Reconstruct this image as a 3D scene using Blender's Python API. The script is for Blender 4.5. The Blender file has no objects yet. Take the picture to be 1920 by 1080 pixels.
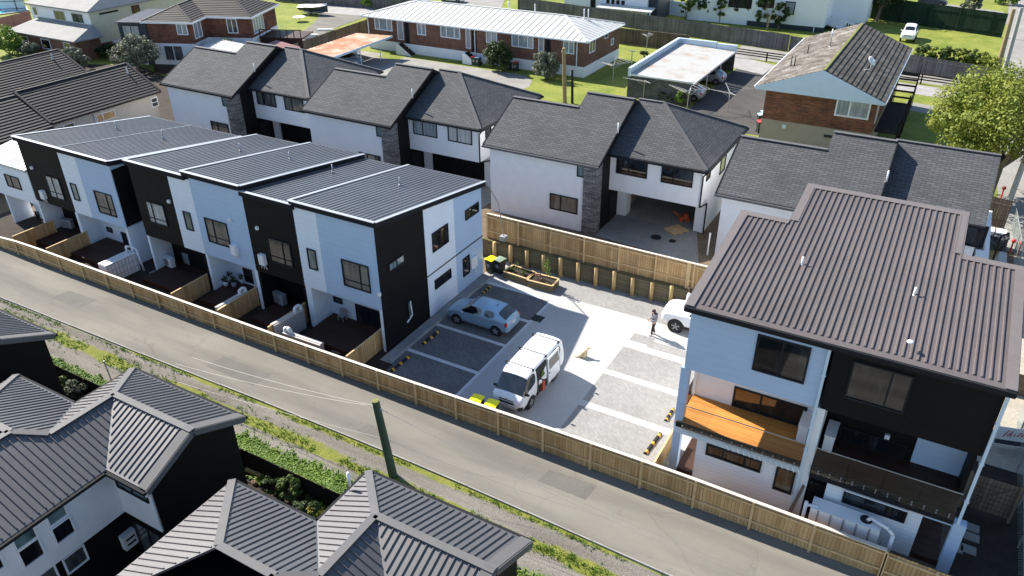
import bpy, bmesh, math, random
from mathutils import Vector as V, Matrix
random.seed(7)
rnd = random.random
def ru(a, b): return a + (b - a) * rnd()
C = bpy.context.scene.collection
Z = V((0, 0, 1)); X = V((1, 0, 0)); Y = V((0, 1, 0))
# ---------------------------------------------------------------- camera (solved from the street's parallel lines)
FPX = 1454.0; CAMZ = 24.5
_y, _p, _r = -0.518, 0.5299, 0.0077
_f = V((math.sin(_y)*math.cos(_p), math.cos(_y)*math.cos(_p), -math.sin(_p)))
_rt = V((math.cos(_y), -math.sin(_y), 0)); _d = _f.cross(_rt)
_R = math.cos(_r)*_rt + math.sin(_r)*_d; _D = -math.sin(_r)*_rt + math.cos(_r)*_d
CAM = V((0, 0, CAMZ))
def ray(px, py): return _R*((px-960)/FPX) + _D*((py-540)/FPX) + _f
def P(px, py, z=0.0):            # survey: photo point -> level z
    d = ray(px, py); return CAM + d*((z-CAMZ)/d.z)
def PY(px, py, y): d = ray(px, py); return CAM + d*(y/d.y)
def PX(px, py, x): d = ray(px, py); return CAM + d*(x/d.x)
cd = bpy.data.cameras.new('camera'); cam = bpy.data.objects.new('camera', cd); C.objects.link(cam)
cam.matrix_world = Matrix(((_R.x, -_D.x, -_f.x, 0), (_R.y, -_D.y, -_f.y, 0), (_R.z, -_D.z, -_f.z, CAMZ), (0, 0, 0, 1)))
cd.sensor_width = 36; cd.lens = FPX/1920*36; cd.clip_end = 1500; cd.clip_start = .5
bpy.context.scene.camera = cam
# ---------------------------------------------------------------- materials
def nm(name, rough=.8, metal=0, spec=.35):
    m = bpy.data.materials.new(name); m.use_nodes = True
    nt = m.node_tree; b = nt.nodes['Principled BSDF']
    b.inputs['Roughness'].default_value = rough; b.inputs['Metallic'].default_value = metal
    b.inputs['Specular IOR Level'].default_value = spec
    return m, nt, b
def N(nt, t, **kw):
    n = nt.nodes.new('ShaderNode'+t)
    for k, v in kw.items():
        if k.startswith('i_'): n.inputs[k[2:].replace('_', ' ')].default_value = v
        else: setattr(n, k, v)
    return n
def col(c): return (c[0], c[1], c[2], 1)
def mixc(nt, fac, a, b, bt='MIX'):
    n = nt.nodes.new('ShaderNodeMix'); n.data_type = 'RGBA'; n.blend_type = bt
    for s, v in ((0, fac), (6, a), (7, b)):
        if isinstance(v, (int, float)): n.inputs[s].default_value = v
        elif isinstance(v, tuple): n.inputs[s].default_value = col(v)
        else: nt.links.new(v, n.inputs[s])
    return n.outputs[2]
def coords(nt, which='Object'):
    return N(nt, 'TexCoord').outputs[which]
def noise(nt, vec, scale, detail=4, rough=.6, lo=.35, hi=.65):
    n = N(nt, 'TexNoise'); n.inputs['Scale'].default_value = scale; n.inputs['Detail'].default_value = detail
    n.inputs['Roughness'].default_value = rough; nt.links.new(vec, n.inputs['Vector'])
    r = N(nt, 'MapRange'); r.inputs[1].default_value = lo; r.inputs[2].default_value = hi
    nt.links.new(n.outputs['Fac'], r.inputs[0]); return r.outputs[0]
def stretch(nt, vec, s):
    m = N(nt, 'Mapping'); m.inputs['Scale'].default_value = s; nt.links.new(vec, m.inputs['Vector']); return m.outputs[0]
def bump(nt, b, h, strength=.4, dist=.02):
    n = N(nt, 'Bump'); n.inputs['Strength'].default_value = strength; n.inputs['Distance'].default_value = dist
    nt.links.new(h, n.inputs['Height']); nt.links.new(n.outputs[0], b.inputs['Normal'])
def noisy(name, c1, c2, s1=.6, s2=14, rough=.85, metal=0, spec=.3, fine=.35, bmp=0, lo=.3, hi=.7, st=None):
    """large patches between c1 and c2, finer grain on top"""
    m, nt, b = nm(name, rough, metal, spec); vec = coords(nt)
    if st: vec = stretch(nt, vec, st)
    big = noise(nt, vec, s1, 5, .6, lo, hi); fn = noise(nt, vec, s2, 3, .7, .25, .75)
    c = mixc(nt, big, tuple(c1), tuple(c2))
    g = mixc(nt, fn, (1-fine,)*3, (1+fine*.6,)*3)
    c = mixc(nt, 1.0, c, g, 'MULTIPLY'); nt.links.new(c, b.inputs['Base Color'])
    if bmp: bump(nt, b, fn, bmp, .03)
    return m
def plain(name, c, rough=.6, metal=0, spec=.4, var=.12):
    m, nt, b = nm(name, rough, metal, spec)
    n = noise(nt, coords(nt), 1.7, 4, .65, .25, .75)
    k = mixc(nt, n, tuple(x*(1-var) for x in c), tuple(x*(1+var*.6) for x in c))
    nt.links.new(k, b.inputs['Base Color']); return m
def bricky(name, c1, c2, cm, bw, rh, ms=.01, off=.5, rough=.85, stain=.25, bmp=.3, rot=0, spec=.25, fine=True, bias=0.0, mid=None):
    """brick texture on metre UVs: bricks, pavers, shingles, palings, boards"""
    m, nt, b = nm(name, rough, 0, spec); uv = coords(nt, 'UV')
    if rot:
        mp = N(nt, 'Mapping'); mp.inputs['Rotation'].default_value = (0, 0, rot); nt.links.new(uv, mp.inputs['Vector']); uv = mp.outputs[0]
    t = N(nt, 'TexBrick'); t.offset = off
    t.inputs['Color1'].default_value = col(c1); t.inputs['Color2'].default_value = col(c2); t.inputs['Mortar'].default_value = col(cm)
    t.inputs['Scale'].default_value = 1; t.inputs['Mortar Size'].default_value = ms; t.inputs['Mortar Smooth'].default_value = .2
    t.inputs['Brick Width'].default_value = bw; t.inputs['Row Height'].default_value = rh; t.inputs['Bias'].default_value = bias
    nt.links.new(uv, t.inputs['Vector'])
    ob = coords(nt); n1 = noise(nt, ob, .5, 5, .65, .3, .7); n2 = noise(nt, ob, 22, 2, .6, .25, .75)
    c = mixc(nt, 1.0, t.outputs['Color'], mixc(nt, n1, (1-stain,)*3, (1+stain*.5,)*3), 'MULTIPLY')
    if fine: c = mixc(nt, 1.0, c, mixc(nt, n2, (.82,)*3, (1.12,)*3), 'MULTIPLY')
    nt.links.new(c, b.inputs['Base Color'])
    if bmp:
        inv = N(nt, 'Math', operation='SUBTRACT'); inv.inputs[0].default_value = 1; nt.links.new(t.outputs['Fac'], inv.inputs[1])
        bump(nt, b, inv.outputs[0], bmp, .012)
    return m
def boards(name, c, pitch=.18, rough=.6, var=.1, spec=.35, dark=.82):
    """horizontal weatherboards: sawtooth relief plus thin joints"""
    m, nt, b = nm(name, rough, 0, spec); uv = coords(nt, 'UV')
    s = N(nt, 'SeparateXYZ'); nt.links.new(uv, s.inputs[0])
    d = N(nt, 'Math', operation='DIVIDE'); d.inputs[1].default_value = pitch; nt.links.new(s.outputs['Y'], d.inputs[0])
    f = N(nt, 'Math', operation='FRACT'); nt.links.new(d.outputs[0], f.inputs[0])
    inv = N(nt, 'Math', operation='SUBTRACT'); inv.inputs[0].default_value = 1; nt.links.new(f.outputs[0], inv.inputs[1])
    g = N(nt, 'Math', operation='GREATER_THAN'); g.inputs[1].default_value = .1; nt.links.new(f.outputs[0], g.inputs[0])
    n = noise(nt, coords(nt), .8, 4, .6, .25, .75)
    k = mixc(nt, n, tuple(x*(1-var) for x in c), tuple(x*(1+var*.5) for x in c))
    k = mixc(nt, g.outputs[0], tuple(x*dark for x in c), k)
    nt.links.new(k, b.inputs['Base Color']); bump(nt, b, inv.outputs[0], .5, .02); return m
def leafmat(name, c1, c2, s=1.2):
    m, nt, b = nm(name, .6, 0, .25)
    n = noise(nt, coords(nt), s, 4, .7, .3, .7); n2 = noise(nt, coords(nt), s*9, 2, .6, .25, .75)
    k = mixc(nt, n, tuple(c1), tuple(c2)); k = mixc(nt, 1.0, k, mixc(nt, n2, (.65,)*3, (1.25,)*3), 'MULTIPLY')
    nt.links.new(k, b.inputs['Base Color'])
    tr = N(nt, 'BsdfTranslucent'); nt.links.new(k, tr.inputs['Color'])
    mx = N(nt, 'MixShader'); mx.inputs[0].default_value = .25
    nt.links.new(b.outputs[0], mx.inputs[1]); nt.links.new(tr.outputs[0], mx.inputs[2])
    nt.links.new(mx.outputs[0], nt.nodes['Material Output'].inputs['Surface']); return m
def glassdark(name, c1, c2, sx=3.0, rough=.04, spec=.9, sharp=(.4, .6)):
    """window glass over a dim room: soft vertical curtain folds and dark depth"""
    m, nt, b = nm(name, rough, 0, spec)
    uv = stretch(nt, coords(nt, 'UV'), (sx, .35, 1)); n = noise(nt, uv, 1.0, 3, .6, *sharp)
    nt.links.new(mixc(nt, n, tuple(c1), tuple(c2)), b.inputs['Base Color']); b.inputs['Coat Weight'].default_value = .3
    b.inputs['Coat Roughness'].default_value = .02; return m
MT = {}
def mats():
    W = MT
    W['white'] = plain('white_plaster', (.79, .8, .81), .7, var=.06)
    W['whiteb'] = boards('white_weatherboard', (.78, .8, .82), .2, .55, .05)
    W['pale'] = boards('pale_blue_grey_board', (.42, .54, .7), .35, .5, .05, dark=.93)
    W['palew'] = boards('white_panel_board', (.74, .79, .85), .35, .5, .05, dark=.94)
    W['blackb'] = boards('black_weatherboard', (.0095, .0095, .01), .2, .6, .2, .12, dark=.35)
    W['black'] = plain('black_paint', (.008, .008, .0085), .6, 0, .12, .2)
    W['frame'] = plain('dark_aluminium', (.013, .015, .018), .5, 0, .2, .1)
    W['framew'] = plain('white_joinery', (.75, .76, .78), .45, var=.05)
    W['glass'] = glassdark('window_glass_dark', (.006, .008, .01), (.06, .06, .058), 1.6, sharp=(.5, .75))
    W['glassc'] = glassdark('window_glass_curtain', (.02, .024, .025), (.16, .175, .165), 2.2, sharp=(.35, .75))
    W['glassn'] = glassdark('window_glass_net', (.13, .16, .18), (.4, .44, .46), 9, sharp=(.25, .7))
    W['glassg'] = glassdark('window_glass_green', (.05, .09, .09), (.16, .23, .24), 2)
    W['roofd'] = noisy('charcoal_metal_roof', (.052, .054, .062), (.07, .072, .08), .5, 9, .42, 0, .5, .12)
    W['rooff'] = noisy('dark_ribbed_roof', (.105, .1, .102), (.13, .125, .127), .4, 7, .46, .35, .6, .1)
    W['roofb'] = noisy('brown_metal_roof', (.1, .084, .08), (.13, .11, .105), .35, 8, .5, 0, .4, .12)
    W['flash'] = plain('pale_flashing', (.42, .43, .45), .35, .3, .5, .08)
    W['flashd'] = plain('grey_flashing', (.115, .112, .112), .65, 0, .2, .1)
    W['flashb'] = plain('brown_flashing', (.15, .13, .123), .5, 0, .4, .1)
    W['fascia'] = plain('dark_fascia', (.018, .019, .021), .8, 0, .12, .1)
    W['shingle'] = bricky('asphalt_shingle', (.074, .076, .079), (.105, .108, .111), (.045, .046, .048), .5, .17, .022, .5, .9, .12, .3)
    W['stone'] = bricky('grey_ledge_stone', (.12, .115, .11), (.3, .29, .28), (.05, .05, .05), .42, .13, .012, .5, .9, .3, .8)
    W['brick'] = bricky('red_brown_brick', (.26, .105, .06), (.13, .055, .035), (.19, .15, .12), .24, .086, .012, .5, .9, .35, .4)
    W['brickr'] = bricky('mottled_red_brick', (.3, .105, .055), (.11, .045, .028), (.16, .12, .1), .5, .086, .01, .5, .9, .5, .4)
    W['pine'] = bricky('pine_palings', (.64, .42, .2), (.46, .28, .12), (.09, .055, .03), .15, 50, .006, 0, .8, .35, .3)
    W['pinel'] = plain('pine_rail', (.62, .43, .22), .8, var=.25)
    W['pinec'] = plain('pale_capping', (.62, .55, .46), .7, var=.1)
    W['greywood'] = bricky('weathered_palings', (.2, .19, .185), (.13, .125, .125), (.05, .05, .05), .15, 50, .008, 0, .9, .35, .3)
    W['oldwood'] = bricky('brown_old_palings', (.2, .155, .11), (.12, .09, .065), (.04, .03, .025), .15, 50, .008, 0, .9, .35, .3)
    W['greenwood'] = bricky('green_stained_palings', (.022, .045, .025), (.013, .03, .017), (.006, .012, .008), .3, 50, .01, 0, .9, .3, .3)
    W['darkwood'] = bricky('dark_stained_palings', (.03, .022, .018), (.02, .015, .012), (.005, .004, .004), .15, 50, .006, 0, .9, .3, .2)
    W['sleeper'] = bricky('retaining_boards', (.2, .17, .1), (.15, .125, .075), (.04, .03, .02), 3.0, .2, .01, .5, .85, .35, .4)
    W['log'] = noisy('round_post_timber', (.62, .44, .2), (.4, .27, .12), 1.5, 20, .85, fine=.3)
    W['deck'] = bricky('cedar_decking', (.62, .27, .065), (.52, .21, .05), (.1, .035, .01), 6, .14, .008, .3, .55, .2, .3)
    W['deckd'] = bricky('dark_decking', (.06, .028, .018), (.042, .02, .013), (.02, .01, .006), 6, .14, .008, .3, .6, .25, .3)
    W['concrete'] = noisy('pale_concrete', (.46, .45, .43), (.39, .38, .365), .35, 5, .85, fine=.08)
    W['concd'] = noisy('worn_concrete', (.3, .29, .265), (.22, .21, .19), .5, 6, .9, fine=.2)
    W['conck'] = noisy('grey_concrete_kerb', (.36, .35, .33), (.26, .25, .24), .9, 9, .9, fine=.2)
    W['asphalt'] = None
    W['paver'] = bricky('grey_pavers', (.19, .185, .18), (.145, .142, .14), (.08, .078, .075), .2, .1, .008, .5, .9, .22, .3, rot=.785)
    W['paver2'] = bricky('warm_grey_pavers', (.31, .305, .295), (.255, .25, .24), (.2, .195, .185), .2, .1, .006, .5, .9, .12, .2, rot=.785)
    W['line'] = noisy('concrete_bay_strip', (.62, .62, .62), (.5, .5, .5), .9, 14, .8, fine=.1)
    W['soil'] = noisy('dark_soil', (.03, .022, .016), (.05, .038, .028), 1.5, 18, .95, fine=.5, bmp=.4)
    W['dirt'] = noisy('brown_dirt', (.12, .085, .055), (.2, .15, .1), .9, 12, .95, fine=.4, bmp=.3)
    W['grass'] = noisy('lawn_grass', (.13, .18, .018), (.3, .3, .06), .45, 9, .95, fine=.5, lo=.3, hi=.8, bmp=.5)
    W['grassd'] = noisy('mown_grass', (.13, .16, .022), (.23, .24, .05), .5, 9, .95, fine=.4, bmp=.4)
    W['tile'] = noisy('charcoal_concrete_tile', (.027, .025, .025), (.042, .038, .037), .8, 9, .75, fine=.3)
    W['tileb'] = noisy('brown_concrete_tile', (.055, .048, .042), (.16, .145, .125), 1.3, 7, .85, fine=.4, lo=.45, hi=.75)
    W['tileg'] = noisy('lichen_brown_tile', (.1, .082, .066), (.3, .27, .24), 1.1, 9, .9, fine=.5, lo=.42, hi=.72)
    W['roofg'] = noisy('light_grey_roof', (.24, .235, .225), (.3, .295, .28), .6, 12, .85, fine=.15)
    W['roofw'] = noisy('white_painted_roof', (.47, .475, .455), (.54, .545, .52), .4, 5, .6, fine=.1)
    W['roofwr'] = noisy('white_roof_rust_stain', (.4, .395, .375), (.3, .22, .155), .5, 6, .7, fine=.15, lo=.5, hi=.75)
    W['rust'] = noisy('rusty_iron_roof', (.36, .15, .07), (.5, .37, .28), .45, 5, .75, fine=.2, lo=.45, hi=.65)
    W['redroof'] = noisy('faded_red_roof', (.3, .14, .14), (.38, .2, .19), .8, 8, .7, fine=.15)
    W['cream'] = plain('cream_weatherboard', (.6, .57, .42), .7, var=.08)
    W['beige'] = plain('beige_plaster', (.5, .46, .4), .8, var=.08)
    W['tan'] = plain('tan_plaster', (.32, .275, .23), .85, var=.08)
    W['blockgrey'] = bricky('grey_block_wall', (.13, .13, .125), (.09, .09, .088), (.06, .06, .06), .4, .2, .01, .5, .9, .45, .3)
    W['bluew'] = plain('blue_white_paint', (.55, .66, .74), .6, var=.05)
    W['navy'] = plain('dark_blue_grey', (.03, .04, .055), .6, var=.15)
    W['plasticw'] = plain('white_plastic', (.78, .78, .78), .4, var=.05)
    W['plasticg'] = plain('grey_plastic', (.3, .3, .31), .5, var=.1)
    W['tank'] = plain('beige_tank', (.55, .5, .46), .55, var=.08)
    W['steel'] = plain('galvanised_steel', (.42, .43, .44), .4, .6, .5, .1)
    W['rubber'] = plain('black_rubber', (.014, .014, .015), .75, var=.2)
    W['dkplastic'] = plain('dark_plastic', (.02, .021, .022), .5, var=.2)
    W['binyel'] = plain('yellow_bin_lid', (1.0, .86, .01), .4, var=.06)
    W['bingrn'] = plain('grey_green_bin_lid', (.2, .27, .22), .45, var=.06)
    W['binblue'] = plain('pale_blue_bin_lid', (.4, .62, .8), .45, var=.06)
    W['binred'] = plain('red_bin_lid', (.6, .05, .05), .45, var=.06)
    W['binbody'] = plain('dark_green_bin', (.018, .03, .022), .5, var=.1)
    W['yellow'] = plain('yellow_rubber', (.75, .38, .05), .6, var=.15)
    W['orange'] = plain('orange_paint', (.5, .09, .035), .5, var=.15)
    W['carw'] = plain('white_car_paint', (.78, .79, .8), .25, 0, .6, .02)
    W['carb'] = plain('pale_blue_silver_paint', (.32, .46, .58), .28, .35, .6, .04)
    W['cars'] = plain('silver_car_paint', (.45, .48, .5), .28, .4, .6, .04)
    W['carglass'] = glassdark('car_glass', (.006, .008, .01), (.03, .034, .036), .8, .03)
    W['headlamp'] = plain('clear_lamp', (.5, .52, .55), .15, .2, .8, .05)
    W['redlamp'] = plain('red_tail_lamp', (.5, .02, .02), .2, 0, .6, .05)
    W['polegreen'] = noisy('green_treated_pole', (.1, .13, .085), (.06, .085, .06), 1.2, 12, .85, fine=.3)
    W['poletop'] = noisy('mossy_pole_top', (.2, .2, .06), (.15, .16, .05), 2, 12, .9)
    W['polewood'] = noisy('tan_timber_pole', (.36, .27, .15), (.26, .19, .1), 1.2, 12, .85, fine=.3)
    W['polegrey'] = noisy('grey_concrete_pole', (.38, .38, .37), (.3, .3, .3), 1.2, 9, .8, fine=.15)
    W['wire'] = plain('pale_wire', (.3, .29, .26), .5, var=.05)
    W['skin'] = plain('skin', (.5, .3, .21), .6, var=.05)
    W['hair'] = plain('dark_brown_hair', (.035, .018, .012), .6, var=.2)
    W['hoodie'] = noisy('grey_fleece', (.17, .17, .2), (.22, .22, .25), 4, 40, .95, fine=.2)
    W['trousers'] = plain('black_trousers', (.018, .016, .016), .85, var=.2)
    W['shoe'] = plain('white_shoe', (.7, .7, .7), .6, var=.05)
    W['fur'] = noisy('tan_fur', (.55, .42, .22), (.68, .58, .4), 5, 40, .95, fine=.3)
    W['furd'] = noisy('grey_brown_fur', (.3, .26, .2), (.4, .34, .27), 5, 40, .95, fine=.3)
    W['leafp'] = leafmat('leaf_yellow_green', (.1, .15, .018), (.3, .32, .05), .9)
    W['leafd'] = leafmat('leaf_dark_green', (.02, .042, .012), (.06, .09, .025), 1)
    W['leafm'] = leafmat('leaf_mid_green', (.05, .085, .018), (.12, .16, .04), 1)
    W['leafb'] = leafmat('leaf_bright_green', (.09, .17, .02), (.2, .3, .05), 1.4)
    W['leafg'] = leafmat('leaf_grey_green', (.09, .11, .07), (.2, .21, .15), 1.4)
    W['leafy'] = leafmat('leaf_yellow', (.2, .2, .02), (.4, .36, .06), 1.4)
    W['bark'] = noisy('grey_bark', (.2, .17, .13), (.13, .1, .075), 2, 14, .95, fine=.4)
    W['water'] = plain('pool_water', (.03, .4, .55), .08, 0, .8, .1)
    W['red'] = plain('red_paint', (.6, .04, .03), .5, var=.1)
    W['concf'] = noisy('pale_worn_footpath', (.42, .38, .31), (.32, .29, .24), .5, 6, .9, fine=.2)
    W['asphaltp'] = noisy('newer_asphalt_patch', (.12, .115, .103), (.15, .144, .128), .8, 20, .92, fine=.35)
    W['asphalt_shade'] = noisy('shaded_asphalt', (.055, .053, .05), (.085, .08, .074), .5, 10, .9, fine=.3)  # carport shadow put into the asphalt colour
mats()
def asphalt():
    m, nt, b = nm('worn_chip_seal', .92, 0, .2); o = coords(nt)
    a = noise(nt, stretch(nt, o, (.35, 1, 1)), .45, 5, .6, .3, .7); g = noise(nt, o, 26, 3, .8, .2, .8); s = noise(nt, o, 1.3, 5, .7, .52, .72)
    w = noise(nt, stretch(nt, o, (.1, .9, 1)), .9, 4, .55, .42, .7); st = noise(nt, o, .55, 6, .75, .6, .74)
    c = mixc(nt, a, (.17, .16, .137), (.225, .21, .178)); c = mixc(nt, s, c, (.2, .196, .16)); c = mixc(nt, w, c, (.14, .133, .116)); c = mixc(nt, st, c, (.115, .11, .098))
    wob = N(nt, 'TexNoise'); wob.inputs['Scale'].default_value = .9; nt.links.new(o, wob.inputs['Vector'])
    av = N(nt, 'VectorMath', operation='MULTIPLY_ADD'); av.inputs[1].default_value = (.9, .9, 0); nt.links.new(wob.outputs['Color'], av.inputs[0]); nt.links.new(o, av.inputs[2])
    v = N(nt, 'TexVoronoi', feature='DISTANCE_TO_EDGE'); v.inputs['Scale'].default_value = .16; nt.links.new(av.outputs[0], v.inputs['Vector'])
    cr = N(nt, 'MapRange'); cr.inputs[1].default_value = .0; cr.inputs[2].default_value = .003; cr.inputs[3].default_value = .28; cr.inputs[4].default_value = 0; nt.links.new(v.outputs['Distance'], cr.inputs[0])
    c = mixc(nt, cr.outputs[0], c, (.07, .066, .058))
    c = mixc(nt, 1.0, c, mixc(nt, g, (.76,)*3, (1.18,)*3), 'MULTIPLY')
    nt.links.new(c, b.inputs['Base Color']); bump(nt, b, g, .35, .02); return m
def gravel():
    m, nt, b = nm('loose_gravel', .95, 0, .2); o = coords(nt)
    v = N(nt, 'TexVoronoi'); v.inputs['Scale'].default_value = 26; nt.links.new(o, v.inputs['Vector'])
    hs = N(nt, 'SeparateColor'); nt.links.new(v.outputs['Color'], hs.inputs[0])
    t = noise(nt, stretch(nt, o, (.12, 1, 1)), 1.1, 4, .6, .35, .65)
    c = mixc(nt, hs.outputs[0], (.15, .142, .126), (.225, .212, .19)); c = mixc(nt, 1.0, c, mixc(nt, t, (.72, .7, .66), (1.15, 1.13, 1.1)), 'MULTIPLY')
    # low grass growing between and beside the wheel tracks
    sx = N(nt, 'SeparateXYZ'); nt.links.new(o, sx.inputs[0])
    def band(c0, half, amp, s, off):
        a = N(nt, 'Math', operation='SUBTRACT'); a.inputs[1].default_value = c0; nt.links.new(sx.outputs['Y'], a.inputs[0])
        d = N(nt, 'Math', operation='ABSOLUTE'); nt.links.new(a.outputs[0], d.inputs[0])
        mp = N(nt, 'Mapping'); mp.inputs['Scale'].default_value = (.35, 1, 1); mp.inputs['Location'].default_value = (off, 0, 0); nt.links.new(o, mp.inputs['Vector'])
        q = N(nt, 'TexNoise'); q.inputs['Scale'].default_value = s; q.inputs['Detail'].default_value = 7; q.inputs['Roughness'].default_value = .72; nt.links.new(mp.outputs[0], q.inputs['Vector'])
        w = N(nt, 'Math', operation='MULTIPLY_ADD'); w.inputs[1].default_value = amp; w.inputs[2].default_value = half-amp*.5; nt.links.new(q.outputs['Fac'], w.inputs[0])
        e = N(nt, 'Math', operation='SUBTRACT'); nt.links.new(w.outputs[0], e.inputs[0]); nt.links.new(d.outputs[0], e.inputs[1])
        r = N(nt, 'MapRange'); r.inputs[1].default_value = -.04; r.inputs[2].default_value = .1; nt.links.new(e.outputs[0], r.inputs[0]); return r.outputs[0]
    gcol = mixc(nt, noise(nt, o, 1.4, 5, .7, .3, .7), (.11, .15, .02), (.24, .23, .055)); gcol = mixc(nt, 1.0, gcol, mixc(nt, noise(nt, o, 16, 3, .7, .25, .75), (.6,)*3, (1.3,)*3), 'MULTIPLY')
    for args in ((19.12, .32, 1.5, .9, 3.0), (20.35, .2, .75, 1.0, 11.0), (17.2, .55, .6, 1.2, 7.0)): c = mixc(nt, band(*args), c, gcol)
    nt.links.new(c, b.inputs['Base Color']); bump(nt, b, v.outputs['Distance'], .6, .04); return m
MT['asphalt'] = asphalt(); MT['gravel'] = gravel()
def clearglass():
    m = bpy.data.materials.new('balustrade_glass'); m.use_nodes = True; nt = m.node_tree; nt.nodes.clear()
    o = N(nt, 'OutputMaterial'); t = N(nt, 'BsdfTransparent'); t.inputs[0].default_value = (.95, .96, .95, 1)
    g = N(nt, 'BsdfGlossy'); g.inputs['Roughness'].default_value = .03
    f = N(nt, 'Fresnel'); f.inputs[0].default_value = 1.25; mx = N(nt, 'MixShader')
    nt.links.new(f.outputs[0], mx.inputs[0]); nt.links.new(t.outputs[0], mx.inputs[1]); nt.links.new(g.outputs[0], mx.inputs[2])
    nt.links.new(mx.outputs[0], o.inputs[0]); return m
MT['clear'] = clearglass()
def meshfence(name, c, pitch):
    """chain-link wire: see-through except along the wires"""
    m = bpy.data.materials.new(name); m.use_nodes = True; nt = m.node_tree; b = nt.nodes['Principled BSDF']
    b.inputs['Base Color'].default_value = col(c); b.inputs['Metallic'].default_value = .3; b.inputs['Roughness'].default_value = .5
    mp = N(nt, 'Mapping'); mp.inputs['Rotation'].default_value = (0, 0, .785); nt.links.new(coords(nt, 'UV'), mp.inputs['Vector'])
    s = N(nt, 'SeparateXYZ'); nt.links.new(mp.outputs[0], s.inputs[0]); outs = []
    for k in 'XY':
        d = N(nt, 'Math', operation='DIVIDE'); d.inputs[1].default_value = pitch; nt.links.new(s.outputs[k], d.inputs[0])
        f = N(nt, 'Math', operation='FRACT'); nt.links.new(d.outputs[0], f.inputs[0])
        l = N(nt, 'Math', operation='LESS_THAN'); l.inputs[1].default_value = .16; nt.links.new(f.outputs[0], l.inputs[0]); outs.append(l.outputs[0])
    mx = N(nt, 'Math', operation='MAXIMUM'); nt.links.new(outs[0], mx.inputs[0]); nt.links.new(outs[1], mx.inputs[1])
    t = N(nt, 'BsdfTransparent'); ms = N(nt, 'MixShader'); nt.links.new(mx.outputs[0], ms.inputs[0])
    nt.links.new(t.outputs[0], ms.inputs[1]); nt.links.new(b.outputs[0], ms.inputs[2])
    nt.links.new(ms.outputs[0], nt.nodes['Material Output'].inputs['Surface']); return m
MT['chain'] = meshfence('chain_link_wire', (.3, .36, .34), .1)
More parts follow.
